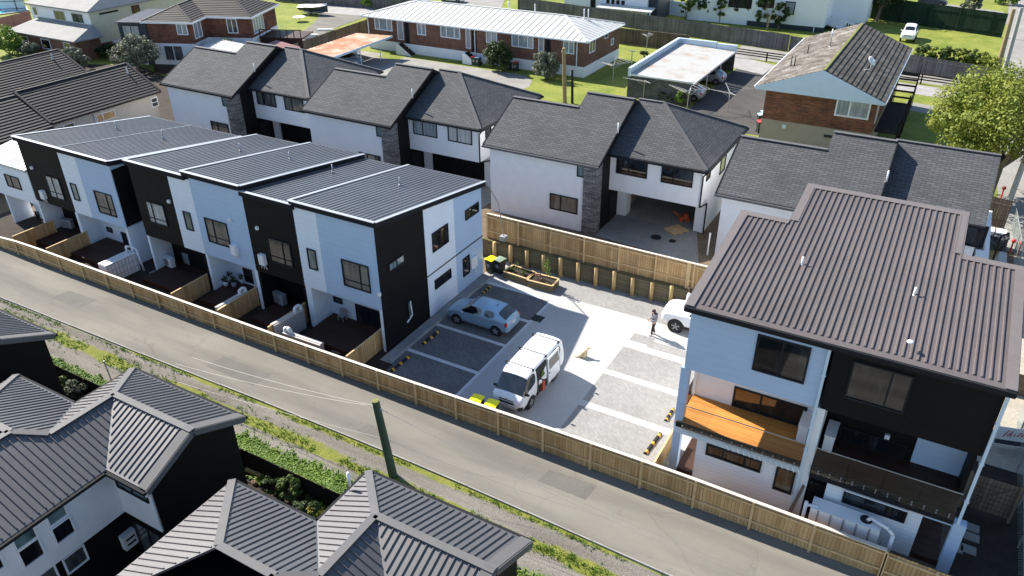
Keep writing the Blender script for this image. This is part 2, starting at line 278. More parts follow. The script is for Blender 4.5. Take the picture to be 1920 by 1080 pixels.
# ---------------------------------------------------------------- mesh building
WM = {}
class MB:
    def __init__(s, T=None): s.v = []; s.f = []; s.m = []; s.T = T
    def add(s, pts, faces, m=0):
        k = len(s.v); s.v += [s.T @ V(p) if s.T else V(p) for p in pts]
        for f in faces: s.f.append([k+i for i in f]); s.m.append(m)
    def poly(s, pts, m=0): s.add(pts, [list(range(len(pts)))], m)
    def obox(s, c, a, b, d, m=0):
        c, a, b, d = V(c), V(a), V(b), V(d)
        if a.cross(b).dot(d) < 0: a = -a
        p = [c-a-b-d, c+a-b-d, c+a+b-d, c-a+b-d, c-a-b+d, c+a-b+d, c+a+b+d, c-a+b+d]
        s.add(p, [(3, 2, 1, 0), (4, 5, 6, 7), (0, 1, 5, 4), (1, 2, 6, 5), (2, 3, 7, 6), (3, 0, 4, 7)], m)
    def box(s, x0, x1, y0, y1, z0, z1, m=0):
        s.obox(((x0+x1)/2, (y0+y1)/2, (z0+z1)/2), (abs(x1-x0)/2, 0, 0), (0, abs(y1-y0)/2, 0), (0, 0, abs(z1-z0)/2), m)
    def bar(s, p, q, w, h, m=0, up=Z):
        p, q = V(p), V(q); d = q-p
        if d.length < 1e-6: return
        a = d.normalized(); r = a.cross(V(up))
        if r.length < 1e-4: r = a.cross(X)
        r.normalize(); u = r.cross(a)
        s.obox((p+q)/2, d/2, r*w/2, u*h/2, m)
    def tube(s, p, q, r0, r1=None, n=8, m=0, cap=True):
        p, q = V(p), V(q); r1 = r0 if r1 is None else r1; a = (q-p).normalized()
        r = a.cross(Z) if abs(a.z) < .95 else a.cross(X)
        r.normalize(); u = a.cross(r); pts = []
        for c, rr in ((p, r0), (q, r1)):
            for i in range(n):
                t = 2*math.pi*i/n; pts.append(c + r*math.cos(t)*rr + u*math.sin(t)*rr)
        fs = [(i, (i+1) % n, n+(i+1) % n, n+i) for i in range(n)]
        if cap: fs += [tuple(range(n-1, -1, -1)), tuple(range(n, 2*n))]
        s.add(pts, fs, m)
    def path(s, pts, r, n=7, m=0):
        for a, b in zip(pts, pts[1:]): s.tube(a, b, r, r, n, m)
    def prism(s, pts, d, m=0):
        pts = [V(p) for p in pts]; d = V(d); n = len(pts)
        nr = sum(((pts[i]-pts[0]).cross(pts[(i+1) % n]-pts[0]) for i in range(1, n-1)), V((0, 0, 0)))
        if nr.dot(d) > 0: pts.reverse()
        s.add(pts + [p+d for p in pts], [tuple(range(n)), tuple(range(2*n-1, n-1, -1))] + [((i+1) % n, i, n+i, n+(i+1) % n) for i in range(n)], m)
    def ball(s, c, r, n=10, k=7, m=0, rot=None):
        c = V(c); r = V(r) if not isinstance(r, (int, float)) else V((r, r, r)); pts = []
        for j in range(1, k):
            a = math.pi*j/k
            for i in range(n):
                t = 2*math.pi*i/n; q = V((math.sin(a)*math.cos(t)*r.x, math.sin(a)*math.sin(t)*r.y, math.cos(a)*r.z)); pts.append(c + (rot @ q if rot else q))
        fs = [(j*n+i, (j+1)*n+i, (j+1)*n+(i+1) % n, j*n+(i+1) % n) for j in range(k-2) for i in range(n)]
        t0 = V((0, 0, r.z)); pts += [c + (rot @ t0 if rot else t0), c - (rot @ t0 if rot else t0)]; b = (k-1)*n
        fs += [(b, i, (i+1) % n) for i in range(n)] + [(b+1, (k-2)*n+(i+1) % n, (k-2)*n+i) for i in range(n)]
        s.add(pts, fs, m)
    def build(s, name, mat, parent=None, smooth=False):
        me = bpy.data.meshes.new(name); inv = WM[parent].inverted() if parent else None
        vs = [inv @ p for p in s.v] if inv else s.v
        me.from_pydata([tuple(p) for p in vs], [], s.f)
        if not isinstance(mat, (list, tuple)): mat = [mat]
        for k in mat: me.materials.append(MT[k] if isinstance(k, str) else k)
        me.polygons.foreach_set('material_index', s.m)
        uvl = me.uv_layers.new(name='UVMap').data
        for p in me.polygons:
            n = p.normal
            if abs(n.z) > .97: h = X; w = Y
            else: h = Z.cross(n).normalized(); w = n.cross(h)
            for li in p.loop_indices:
                c = me.vertices[me.loops[li].vertex_index].co; uvl[li].uv = (c.dot(h), c.dot(w))
        if smooth: me.polygons.foreach_set('use_smooth', [True]*len(me.polygons))
        o = bpy.data.objects.new(name, me); C.objects.link(o)
        if parent: o.parent = parent; WM[o] = WM[parent]
        else: WM[o] = Matrix()
        return o
def tag(o, label, cat, group=None, kind=None):
    o['label'] = label; o['category'] = cat
    if group: o['group'] = group
    if kind: o['kind'] = kind
    return o
def thing(name, label, cat, loc, group=None, rot=0):
    o = bpy.data.objects.new(name, None); C.objects.link(o); o.location = loc; o.rotation_euler = (0, 0, rot)
    o.empty_display_size = .3; WM[o] = Matrix.Translation(V(loc)) @ Matrix.Rotation(rot, 4, 'Z')
    return tag(o, label, cat, group)
def solo(mb, name, mat, label, cat, group=None, smooth=False):
    """a thing that is one mesh: put its origin at its base"""
    lo = V((min(p.x for p in mb.v), min(p.y for p in mb.v), min(p.z for p in mb.v))); hi = V((max(p.x for p in mb.v), max(p.y for p in mb.v), 0))
    c = V(((lo.x+hi.x)/2, (lo.y+hi.y)/2, lo.z)); mb.v = [p-c for p in mb.v]
    o = mb.build(name, mat, None, smooth); o.location = c; WM[o] = Matrix.Translation(c); return tag(o, label, cat, group)
def struct(mb, name, mat, kind='structure'):
    o = mb.build(name, mat); o['kind'] = kind; return o
def dup(root, off, label=None, rot=None):
    def cp(o, par):
        c = o.copy(); C.objects.link(c)
        if par: c.parent = par
        for ch in o.children: cp(ch, c)
        return c
    r = cp(root, None); r.location = root.location + V(off)
    if rot is not None: r.rotation_euler = (0, 0, rot)
    if label: r['label'] = label
    WM[r] = Matrix.Translation(r.location); return r
# ---------------------------------------------------------------- building helpers
def win(par, o, u, n, u0, u1, z0, z1, fm='frame', pm='glass', mull=(), hm=(), fw=.06, d=.06, name='window', T=None):
    o, u, n = V(o), V(u), V(n); f = MB(T); g = MB(T)
    def b(mb, a0, a1, b0, b1, c0, c1):
        mb.obox(o + u*(a0+a1)/2 + Z*(b0+b1)/2 + n*(c0+c1)/2, u*(a1-a0)/2, Z*(b1-b0)/2, n*(c1-c0)/2)
    b(f, u0-fw, u0, z0-fw, z1+fw, -.02, d); b(f, u1, u1+fw, z0-fw, z1+fw, -.02, d)
    b(f, u0, u1, z1, z1+fw, -.02, d); b(f, u0, u1, z0-fw, z0, -.02, d)
    for k in mull: x = u0+(u1-u0)*k; b(f, x-fw/2, x+fw/2, z0, z1, -.02, d-.01)
    for k in hm:
        x = z0+(z1-z0)*k; b(f, u0, u1, x-fw*.4, x+fw*.4, -.015, d-.02)
    b(g, u0, u1, z0, z1, -.01, .015)
    fo = f.build(name, fm, par); g.build('pane', pm, fo); return fo
def wy(par, y, TL, BR, **k):      # window on a wall facing the street (plane y), corners surveyed
    a = PY(*TL, y); b = PY(*BR, y); return win(par, (0, y, 0), X, -Y, a.x, b.x, b.z, a.z, **k)
def wx(par, x, TL, BR, **k):      # window on a wall facing +x
    a = PX(*TL, x); b = PX(*BR, x); return win(par, (x, 0, 0), Y, X, min(a.y, b.y), max(a.y, b.y), min(a.z, b.z), max(a.z, b.z), **k)
def pframe(pts):
    n = V((0, 0, 0)); m = len(pts)
    for i in range(1, m-1): n += (pts[i]-pts[0]).cross(pts[i+1]-pts[0])
    n.normalize()
    if n.z < 0: n = -n
    h = Z.cross(n)
    h = X.copy() if h.length < .02 else h.normalized()
    return n, h, n.cross(h)
def scan(q, u):
    r = []
    for i in range(len(q)):
        (a, b), (c, d) = q[i], q[(i+1) % len(q)]
        if (a-u)*(c-u) < 0: r.append(b + (d-b)*(u-a)/(c-a))
    r.sort(); return list(zip(r[::2], r[1::2]))
def clipv(q, lim, sgn):
    r = []
    for i in range(len(q)):
        a, b = q[i], q[(i+1) % len(q)]; da = (a[1]-lim)*sgn; db = (b[1]-lim)*sgn
        if da >= 0: r.append(a)
        if da*db < 0: t = da/(da-db); r.append((a[0]+(b[0]-a[0])*t, a[1]+(b[1]-a[1])*t))
    return r
def roof(par, polys, mat, style=None, sp=.25, th=.14, name='roof', h=.035, w=.05, trim=.05, T=None, inset=.0):
    mb = MB(T)
    for pts in polys:
        pts = [V(p) for p in pts]; n, hh, vv = pframe(pts); o = pts[0]
        mb.prism(pts, V((0, 0, -th)))
        q = [((p-o).dot(hh), (p-o).dot(vv)) for p in pts]
        if style == 'rib':
            us = [a for a, b in q]; k = math.ceil((min(us)+inset)/sp)
            while k*sp < max(us)-inset:
                u = k*sp + sp*.4; k += 1
                for a, b in scan(q, u):
                    a += trim; b -= trim
                    if b-a < .1: continue
                    c = [o+hh*(u+du)+vv*v+n*dn for v in (a, b) for du, dn in ((-w, -.004), (-w*.45, h), (w*.45, h), (w, -.004))]
                    mb.add(c, [(0, 1, 5, 4), (1, 2, 6, 5), (2, 3, 7, 6), (3, 2, 1, 0), (4, 5, 6, 7)])
        if style == 'tile':
            vs = [b for a, b in q]; v0 = min(vs)
            while v0 < max(vs)-.03:
                v1 = min(v0+sp, max(vs)); c = clipv(clipv(q, v0, 1), v1, -1)
                if len(c) > 2:
                    lift = lambda v: .008+h*(v1-v)/(v1-v0) if v1 > v0 else .01
                    pp = [o+hh*a+vv*b+n*lift(b) for a, b in c]
                    if (pp[1]-pp[0]).cross(pp[2]-pp[0]).dot(n) < 0: pp.reverse(); c.reverse()
                    mb.poly(pp)
                    for i in range(len(c)):
                        j = (i+1) % len(c)
                        if abs(c[i][1]-v0) < 1e-4 and abs(c[j][1]-v0) < 1e-4: mb.poly([pp[j], pp[i], pp[i]-n*(h+.01), pp[j]-n*(h+.01)])
                v0 = v1
    return mb.build(name, mat, par)
def caps(par, segs, mat='flashd', w=.28, h=.04, name='ridge_cap', lift=.03, T=None):
    mb = MB(T)
    for a, b in segs: mb.bar(V(a)+Z*lift, V(b)+Z*lift, w, h)
    return mb.build(name, mat, par)
def wallbox(par, x0, x1, y0, y1, z0, z1, mat, name='wall', T=None):
    m = MB(T); m.box(x0, x1, y0, y1, z0, z1); return m.build(name, mat, par)
def vent(par, p, h=.45, r=.06, mat='plasticw', name='vent_pipe'):
    m = MB(); p = V(p); m.tube(p-Z*.05, p+Z*h, r, r*.8, 8); m.tube(p-Z*.06, p+Z*.1, r*2.2, r*1.2, 8); return m.build(name, mat, par, True)
# ================================================================ GROUND
def sheet(name, pts, z, mat, kind='structure', th=0):
    m = MB(); q = [V((p[0], p[1], z)) for p in pts]
    n = sum(((q[i]-q[0]).cross(q[i+1]-q[0]) for i in range(1, len(q)-1)), V((0, 0, 0)))
    if n.z < 0: q.reverse()
    if th: m.prism([p-Z*th for p in q], Z*th)
    else: m.poly(q)
    o = m.build(name, mat); o['kind'] = kind; return o
def pxs(pts, z): return [P(a, b, z) for a, b in pts]
UP = 1.2
m = MB(); YS = 39.35
m.poly([(-260, -80, -.02), (160, -80, -.02), (160, YS, -.02), (-260, YS, -.02)], 0)
m.poly([(-260, YS, -.02), (160, YS, -.02), (160, YS, UP-.012), (-260, YS, UP-.012)], 0)
m.poly([(-260, YS, UP-.012), (160, YS, UP-.012), (160, 420, UP-.012), (-260, 420, UP-.012)], 1)
struct(m, 'ground', ['dirt', 'grass'])
rect = lambda x0, x1, y0, y1: [(x0, y0), (x1, y0), (x1, y1), (x0, y1)]
YF = 24.13           # front fence line
def wob(x0, x1, y, amp, step=.8): return [(x0+i*step, y+ru(-amp, amp)) for i in range(int((x1-x0)/step)+1)]
_ky = [(-110, 19.9), (-48, 20.12), (-37, 20.28), (-26, 20.5), (-18, 20.57), (-11.8, 20.5), (-4.7, 20.3), (6, 20.0), (30, 19.6)]
def ky(x):
    for (a, p), (b, q) in zip(_ky, _ky[1:]):
        if a <= x <= b: return p+(q-p)*(x-a)/(b-a)
    return 20.3
kx = [-110+i*3.5 for i in range(41)]
sheet('driveway', [(x, ky(x)) for x in kx] + [(30, 24.4), (-110, 24.4)], 0, 'asphalt')
sheet('gravel_track', [(-110, 12.5), (30, 12.5)] + [(x, ky(x)-.06) for x in kx[::-1]], -.006, 'gravel')
# broken grass verges and the strip between the wheel tracks
for x0, x1, y0, y1 in ((-31, -27.5, 21.2, 22.4), (-11.5, -9.2, 22.3, 23.3), (-45, -42.4, 21.6, 22.8), (-20.6, -19.4, 21.0, 21.8)): sheet('asphalt_patch', [(x0, y0+ru(0, .1)), (x1, y0), (x1+.1, y1), (x0+.15, y1-.1)], .004, 'asphaltp')
m = MB(); random.seed(9)
for x in range(-110, 30, 3): m.bar((x+.02, ky(x)-.03, .02), (x+2.98, ky(x+3)-.03+ru(-.015, .015), .02+ru(-.012, .012)), .05, .12)
struct(m, 'timber_edging', 'conck')
# tufts of grass
m = MB(); random.seed(5)
def tuft(x, y, z, h, n=7, mi=0):
    for _ in range(n):
        a = ru(0, 6.28); r = ru(0, .1); b = V((x+math.cos(a)*r, y+math.sin(a)*r, z)); t = b + V((math.cos(a)*h*ru(.2, .7), math.sin(a)*h*ru(.2, .7), h*ru(.6, 1.1)))
        s = V((-math.sin(a), math.cos(a), 0))*ru(.012, .03); m.poly([b-s, b+s, t], mi)
for _ in range(2600):
    x = ru(-56, 5); w = .5 if x < -22 else .26
    if math.sin(x*1.9)+math.sin(x*.73+1) < -.9: continue
    y = 19.12 + random.gauss(0, w*.6); tuft(x, y, -.005, ru(.04, .13), 5)
for _ in range(1300):
    x = ru(-58, 5)
    if math.sin(x*1.3)+math.sin(x*.5) > -.8: tuft(x, ky(x)-.16-abs(random.gauss(0, .1)), -.005, ru(.03, .1), 5)
tag(m.build('grass_tufts', 'leafb'), 'rough tufts of grass growing along the gravel wheel tracks', 'grass', kind='stuff')
# ---------------------------------------------------------------- car park
xl, xr = -17.95, -12.17
sheet('parking_concrete', rect(-23.1, -4.8, 24.35, 39.3), .0, 'concrete')
Lb = [(24.45, 27.62), (27.86, 30.5), (30.74, 33.3), (33.54, 36.05)]
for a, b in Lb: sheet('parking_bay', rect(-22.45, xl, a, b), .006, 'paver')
for a, b in ((24.35, 24.46), (27.62, 27.86), (30.5, 30.74), (33.3, 33.54), (36.05, 36.3)): sheet('bay_strip', rect(-22.45, xl, a, b), .008, 'line')
for a, b in ((24.5, 27.95), (28.4, 30.95), (31.4, 33.75), (34.3, 35.0)): sheet('parking_bay', rect(xr + (0 if b < 34 else 1.1), -6.9, a, b), .006, 'paver2')
sheet('parking_bay', rect(xr+.05, -10.9, 34.5, 35.3), .0065, 'paver2')
sheet('paved_strip', rect(-22.4, -4.8, 36.95, 39.25), .006, 'paver2')
sheet('wall_strip', rect(-23.2, -22.5, 24.6, 37.4), .012, 'conck')
m = MB(); m.box(-22.62, -22.5, 26.3, 37.2, 0, .1); struct(m, 'kerb', 'conck')
sheet('lane_edge', rect(xl, xl+.18, 24.4, 36.2), .009, 'line')
sheet('side_soil', rect(-23.2, -22.3, 24.2, 26.2), .015, 'soil')
g = thing('drain_grate', 'black square drain grate set in the pale car park lane', 'drain', tuple(P(1008, 597, 0)))
m = MB(); c = P(1008, 597, .012)
for i in range(7): m.box(c.x-.3+i*.1-.025, c.x-.3+i*.1+.025, c.y-.28, c.y+.28, 0, .022)
m.box(c.x-.34, c.x+.34, c.y-.32, c.y-.28, 0, .024); m.box(c.x-.34, c.x+.34, c.y+.28, c.y+.32, 0, .024); m.build('grille', 'dkplastic', g)
m = MB(); m.box(c.x-.33, c.x+.33, c.y-.3, c.y+.3, 0, .012); m.build('pit', 'rubber', g)
# yards behind the terrace fence
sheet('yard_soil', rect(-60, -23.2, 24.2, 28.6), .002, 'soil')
# ---------------------------------------------------------------- upper level
z = UP
sheet('townhouse_strip', rect(-75, 6.2, 39.4, 60), z-.004, 'dirt')
sheet('back_lawn', [(-44, 58.5), (7, 58.5), (7, 73), (-13, 72), (-44, 76)], z-.001, 'grass')
sheet('unit_driveway', [(-76, 60), (-43, 60), (-40.6, 66), (-39.2, 70), (-39, 72.5), (-39.8, 74.6), (-41.5, 76.2), (-62, 76.6), (-76, 76.6)], z+.004, 'concd')
sheet('lawn_patch', rect(-61.5, -58.2, 75, 78), z+.008, 'grass')
sheet('carport_driveway', [(-21.6, 71.5), (-21.6, 91.5), (-17.6, 91.3), (-17.2, 86.5), (-13.9, 86), (-13.2, 68.5), (-16.5, 68.3)], z+.004, 'asphalt_shade')  # darkened asphalt stands in for the carport's long cast shadow
sheet('garden_path', pxs([(1360, 98), (1455, 123), (1430, 140), (1345, 120)], z), z+.006, 'conck')
sheet('garden_path', pxs([(1640, 148), (1800, 170), (1830, 195), (1690, 172)], z), z+.006, 'conck')
sheet('garden_path', pxs([(1700, 190), (1850, 216), (1850, 232), (1692, 205)], z), z+.006, 'concd')
sheet('rail_strip', [(-24, 95.6), (6, 92.6), (6, 96.2), (-24, 101.5)], z+.003, 'concd')
sheet('footpath', pxs([(1893, -8), (1935, -8), (1960, 120), (1950, 480), (1880, 470), (1868, 330), (1878, 180), (1885, 80)], z), z+.006, 'concd')
sheet('road', pxs([(1735, 2), (1880, 22), (1905, 40), (1885, 46), (1720, 22)], z), z+.008, 'concd')
sheet('road', pxs([(560, -6), (700, -6), (700, 22), (690, 33), (600, 25), (580, 12)], z), z+.006, 'conck')
sheet('driveway', pxs([(604, 24), (690, 30), (640, 48), (556, 88), (536, 82), (588, 44)], z), z+.01, 'asphalt')
sheet('road', pxs([(840, -6), (950, -10), (940, 16), (900, 20), (840, 6)], z), z+.006, 'concd')
sheet('patio', pxs([(1100, 437), (1310, 497), (1306, 420), (1148, 402)], z), z+.008, 'concd')
sheet('patio', rect(-34.7, -27.2, 42.6, 47.2), z+.008, 'concd')
sheet('patio', rect(-51, -43.4, 42.6, 47.2), z+.008, 'concd')
sheet('garden_deck', pxs([(288, 120), (375, 118), (352, 142), (290, 138)], z), z+.06, 'deckd', th=.05)
sheet('garden_bed', [(-100, 47.5), (-76, 47.5), (-76, 56.5), (-84, 58.5), (-90, 56), (-100, 55)], z+.002, 'soil')
sheet('right_yard', rect(4.4, 7.0, 24.5, 33), .002, 'soil')
sheet('footpath', [(7.0, 18), (60, 18), (60, 39.3), (5.2, 39.3), (5.2, 33), (7.0, 33)], .004, 'concf')
sheet('footpath', [(6.2, 39.36), (60, 39.36), (60, 58), (6.2, 58)], z+.004, 'concf')
sheet('gap_shade', [(-76, 40), (-58.9, 40), (-58.9, 58), (-66, 60), (-72, 57), (-76, 60)], z+.001, 'soil')  # dark sheet stands in for townhouse and fence shade in the gap
# ================================================================ FRONT FENCE, RETAINING WALL
def palings(mb, x0, x1, y, zb, zt, th=.02, step=.15):
    x = x0
    while x < x1-.02:
        e = min(x+step-.006, x1); d = ru(-.006, .006); t = zt(x)+ru(-.006, .004)
        mb.box(x, e, y+d, y+d+th, zb(x), t); x += step
def xfence(name, label, x0, x1, y, zb, zt, mat, rail, cap=None, posts=None, pitch=2.6, front=-1, group=None, prail=(.3, .88), pw=.1, bt=.02):
    t = thing(name, label, 'fence', ((x0+x1)/2, y, min(zb(x0), zb(x1))), group)
    m = MB(); palings(m, x0, x1, y, zb, zt, bt); m.build('palings', mat, t)
    m = MB(); xs = []; x = x0
    while x < x1-.5: xs.append(x); x += pitch
    xs.append(x1)
    for f in prail:
        for a, b in zip(xs, xs[1:]):
            h = lambda q: zb(q)+(zt(q)-zb(q))*f
            m.bar((a, y+front*.035, h(a)), (b, y+front*.035, h(b)), .045, .08)
    m.build('rail', rail, t)
    if cap:
        m = MB()
        for a, b in zip(xs, xs[1:]): m.bar((a, y-.01, zt(a)+.02), (b, y-.01, zt(b)+.02), .15, .04)
        m.build('capping', cap, t)
    for q in (posts if posts is not None else xs):
        m = MB(); m.box(q-pw/2, q+pw/2, y+front*.06-.045, y+front*.06+.045, zb(q)-.15, zt(q)+.012); m.build('post', rail, t)
    return t
_tops = [(-57, .82), (-54.2, .82), (-52.6, 1.0), (-50, 1.06), (-28.6, 1.09), (-19.7, 1.24), (-12, 1.45), (-5.9, 1.545), (-3.8, 1.5), (2.2, 1.44)]
def ftop(x):
    for (a, p), (b, q) in zip(_tops, _tops[1:]):
        if a <= x <= b: return p+(q-p)*(x-a)/(b-a)
    return _tops[0][1] if x < 0 else _tops[-1][1]
random.seed(11)
xfence('paling_fence', 'long new pine paling fence with pale capping running beside the driveway', -57, 2.2, YF, lambda x: 0, ftop, 'pine', 'pinel', 'pinec', pitch=2.36)
xfence('paling_fence', 'short uncapped end of pine paling fence below the balcony house', 2.25, 5.6, YF, lambda x: 0, lambda x: 1.36-.02*(x-2), 'pine', 'pinel', None, pitch=1.7)
# party fences between terrace yards
def yfence(x, y0, y1, h, label, z0=0, mat='pine', face=1, group=None):
    T = Matrix.Translation((x, y0, z0)) @ Matrix.Rotation(math.pi/2, 4, 'Z'); L = y1-y0
    t = thing('paling_fence', label, 'fence', (x, (y0+y1)/2, z0), group)
    m = MB(T); q = 0
    while q < L-.02: m.box(q, min(q+.144, L), -.01+ru(-.005, .005), .012, 0, h+ru(-.01, .01)); q += .15
    m.build('palings', mat, t); m = MB(T)
    m.box(0, L, .012, .06, .25, .33); m.box(0, L, .012, .06, h-.25, h-.17); m.box(0, L, -.03, .05, h, h+.03); m.build('rail', 'pinel', t)
    m = MB(T); m.box(L-.1, L, -.06, .04, 0, h+.06); m.build('post', 'pinel', t); return t
gp = 'pine fences between the terrace yards'
for x, h, l in ((-52.7, 1.2, 'pine party fence at the far left black house of the terrace'), (-49.0, 1.2, 'pine party fence beside the heat pump under the farthest black house'),
                (-37.0, 1.2, 'pine party fence right of the pale water tank and paver steps'), (-33.1, 1.22, 'pine party fence with a narrow tank lying along its left side'),
                (-29.2, 1.3, 'pine party fence between the black house and the last blue house'), (-23.72, 1.24, 'pine party fence nearest the car park, at the end of the terrace')):
    yfence(x, 24.25, 27.2, h, l, group=gp)
# back fence on the retaining wall
random.seed(12)
xfence('paling_fence', 'tall new pine fence with pale capping on top of the retaining wall', -24.4, -6.2, 39.62, lambda x: 1.2, lambda x: 2.95-.006*(x+24), 'pine', 'pinel', 'pinec', pitch=2.35)
t = thing('retaining_wall', 'low timber retaining wall with round posts at the back of the car park', 'wall', (-15, 39.3, 0))
m = MB(); m.box(-24.2, -6, 39.24, 39.32, 0, 1.2); m.build('wall_boards', 'sleeper', t)
random.seed(13)
for i in range(15):
    x = -23.6+i*1.22; m = MB(); h = 1.28+ru(-.06, .1); m.tube((x, 39.11, 0), (x+ru(-.02, .02), 39.12, h), .135, .125, 12); m.build('post', 'log', t, True)
m = MB(); m.box(-10.75, -10.5, 39.5, 39.56, .3, 2.9); solo(m, 'timber_stake', 'pinel', 'tall timber stake leaning on the back fence near the white vehicle', 'stake')
# ================================================================ TERRACE ROW
def zr(zf, y): return zf - .155*(y-26.95)
YA, YB = 26.95, 37.06
T = thing('terraced_house', 'long two storey terrace of black and white units with ribbed charcoal roofs', 'building', (-38, 32, 0))
def seg(x0, x1, zf, mat, y0=YA, zb=2.7, name='wall'):
    m = MB(); m.prism([(x0, y0, zb), (x0, YB, zb), (x0, YB, zr(zf, YB)), (x0, y0, zr(zf, y0))], (x1-x0, 0, 0)); return m.build(name, mat, T)
XB = [-53.4, -49.1, PY(141, 300, YA).x, -43.9, -42.0, -38.5, -36.65, -32.45, -28.72, PY(603, 480, YA).x, -23.3]
ZF = [7.1, 7.1, 7.1, None, 7.5, 7.5, 7.75, 7.45, 7.65, 7.65]
for i, mt in enumerate(('blackb', 'palew', 'pale', None, 'blackb', 'palew', 'pale', 'blackb', 'palew', 'pale')):
    if mt: seg(XB[i], XB[i+1]-(.004 if i < 9 else 0), ZF[i], mt)
seg(-43.9, -42.0, 6.9, 'blackb', 28.6, 3.0)
wallbox(T, -43.9, -42.0, 28.6, YB, 0, 3.0, 'palew')
m = MB(); m.box(-43.9, -43.86, 27.0, 28.6, 2.8, 6.7); m.build('wall', 'blackb', T)
# ground floor set back under the overhang
for x0, x1, mt in ((-53.4, -49.1, 'black'), (-49.1, -43.9, 'palew'), (-42.0, -38.4, 'black'), (-38.4, -36.9, 'black'), (-36.9, -32.45, 'palew'), (-32.45, -28.72, 'black'), (-28.72, -23.3, 'palew')):
    wallbox(T, x0, x1-.004, 28.35, YB, 0, 2.7, mt)
for x0, x1, mt in ((-53.5, -53.3, 'palew'), (-49.25, -49.0, 'palew'), (-44.1, -43.9, 'palew'), (-42.0, -41.8, 'palew'), (-36.95, -36.75, 'black'), (-36.7, -36.5, 'palew'), (-32.65, -32.4, 'palew'), (-32.38, -32.2, 'black'), (-28.9, -28.72, 'black'), (-28.7, -28.3, 'palew'), (-23.5, -23.3, 'palew')):
    wallbox(T, x0, x1, 26.96, 28.35, 0, 2.7, mt, 'side_wall')
# end wall cladding
xe = -23.3
ya, yb_ = PX(790.7, 391.7, xe).y, PX(848, 371.7, xe).y
for y0, y1, mt in ((YA, ya, 'black'), (ya, yb_, 'palew'), (yb_, YB, 'pale')):
    m = MB(); m.prism([(xe, y0, 0), (xe, y1, 0), (xe, y1, zr(7.65, y1)), (xe, y0, zr(7.65, y0))], (.06, 0, 0)); m.build('end_cladding', mt, T)
m = MB(); zb = PX(801.7, 519.2, xe+.06).z; m.box(xe+.06, xe+.09, ya, YB, zb-.03, zb+.03); m.build('joint_line', 'black', T)
m = MB(); m.box(xe+.06, xe+.075, YA, ya, zb-.02, zb+.02); m.build('joint_line', 'fascia', T)
# roofs with pale edge flashings
for x0, x1, zf, two in ((-53.55, -43.75, 7.33, 1), (-42.1, -36.95, 7.75, 0), (-37.05, -32.4, 8.0, 0), (-32.5, -28.6, 7.72, 0), (-28.8, -23.1, 7.92, 0)):
    y0, y1 = YA-.12, YB+.3  # back eave added to push the roof's cast shadow further back
    r = roof(T, [[(x0+.02, y0+.02, zf-.02), (x1-.02, y0+.02, zf-.02), (x1-.02, y1, zr(zf, y1)), (x0+.02, y1, zr(zf, y1))]], 'roofd', 'rib', .3, .06, h=.028, w=.032, trim=.16, inset=.15)
    m = MB()
    for a, b in (((x0, y0), (x1, y0)), ((x1, y0), (x1, y1)), ((x1, y1), (x0, y1)), ((x0, y1), (x0, y0))):
        pa = V((a[0], a[1], zr(zf, a[1])-.15)); pb = V((b[0], b[1], zr(zf, b[1])-.15)); m.bar(pa, pb, .06, .3)
    m.build('fascia', 'fascia', r)
    m = MB()
    for a, b in (((x0, y0), (x1, y0)), ((x1, y0), (x1, y1)), ((x0, y1), (x0, y0))):
        m.bar((a[0], a[1], zr(zf, a[1])+.015), (b[0], b[1], zr(zf, b[1])+.015), .2, .03)
    if two: m.bar((-48.9, y0, zf+.01), (-48.9, y1, zr(zf, y1)+.01), .07, .05)
    m.build('edge_flashing', 'flash', r)
for px, py, zf in ((219, 240, 7.33), (306, 258, 7.33), (451, 283, 7.75), (544, 299, 8.0), (624, 323, 7.72), (750, 348, 7.92)):
    p = P(px, py, 6.9); p = P(px, py, zr(zf, p.y)); vent(T, p, .5, .05, 'steel')
# windows: front
wy(T, YA, (85, 329), (122, 375), pm='glassn', mull=(.45,), hm=(.25,)); wy(T, YA, (132.5, 344), (150.5, 375.5), pm='glassg')
wy(T, YA, (177, 358), (219, 406), pm='glassc', mull=(.68,), hm=(.28,)); wy(T, YA, (273.5, 377), (315, 424), pm='glassn', mull=(.3,), hm=(.22,))
wy(T, YA, (344.5, 397), (363, 431.5), pm='glassg'); wy(T, YA, (384.5, 409), (432.5, 463), pm='glassc', mull=(.36,), hm=(.25,))
wy(T, YA, (502, 446), (549.5, 500.5), pm='glass', mull=(.66,), hm=(.24,)); wy(T, YA, (577, 467), (595.5, 505.5), pm='glassg')
wy(T, YA, (641.5, 487), (694.5, 547.5), pm='glassc', mull=(.68,), hm=(.24,)); wy(T, 28.6, (246, 357), (256, 371), pm='glassg')
wy(T, 28.35, (668, 571), (714, 616), mull=(.5,), name='sliding_door'); wy(T, 28.35, (627, 557), (641, 568))
wy(T, 28.35, (228.5, 436), (243, 465), name='door'); wy(T, 28.35, (201, 426), (211, 435)); wy(T, 28.35, (457, 503), (475, 530), name='sliding_door')
wy(T, 28.35, (66, 396), (79, 419), name='door'); wy(T, 28.35, (340, 472), (360, 505), pm='glassn', name='sliding_door')
# windows: end wall
wx(T, xe+.06, (872.5, 396), (896, 395.5), mull=(.5,)); wx(T, xe+.06, (810, 439.5), (839.5, 452), mull=(.45,)); wx(T, xe+.06, (729, 496), (757.8, 489), pm='glassg', mull=(.5,))
wx(T, xe+.06, (764.5, 568), (772.5, 592.5), pm='glassg', mull=(.75,)); wx(T, xe+.06, (815.5, 527), (844.5, 519), mull=(.55,)); wx(T, xe+.06, (868, 487), (879.5, 509.5))
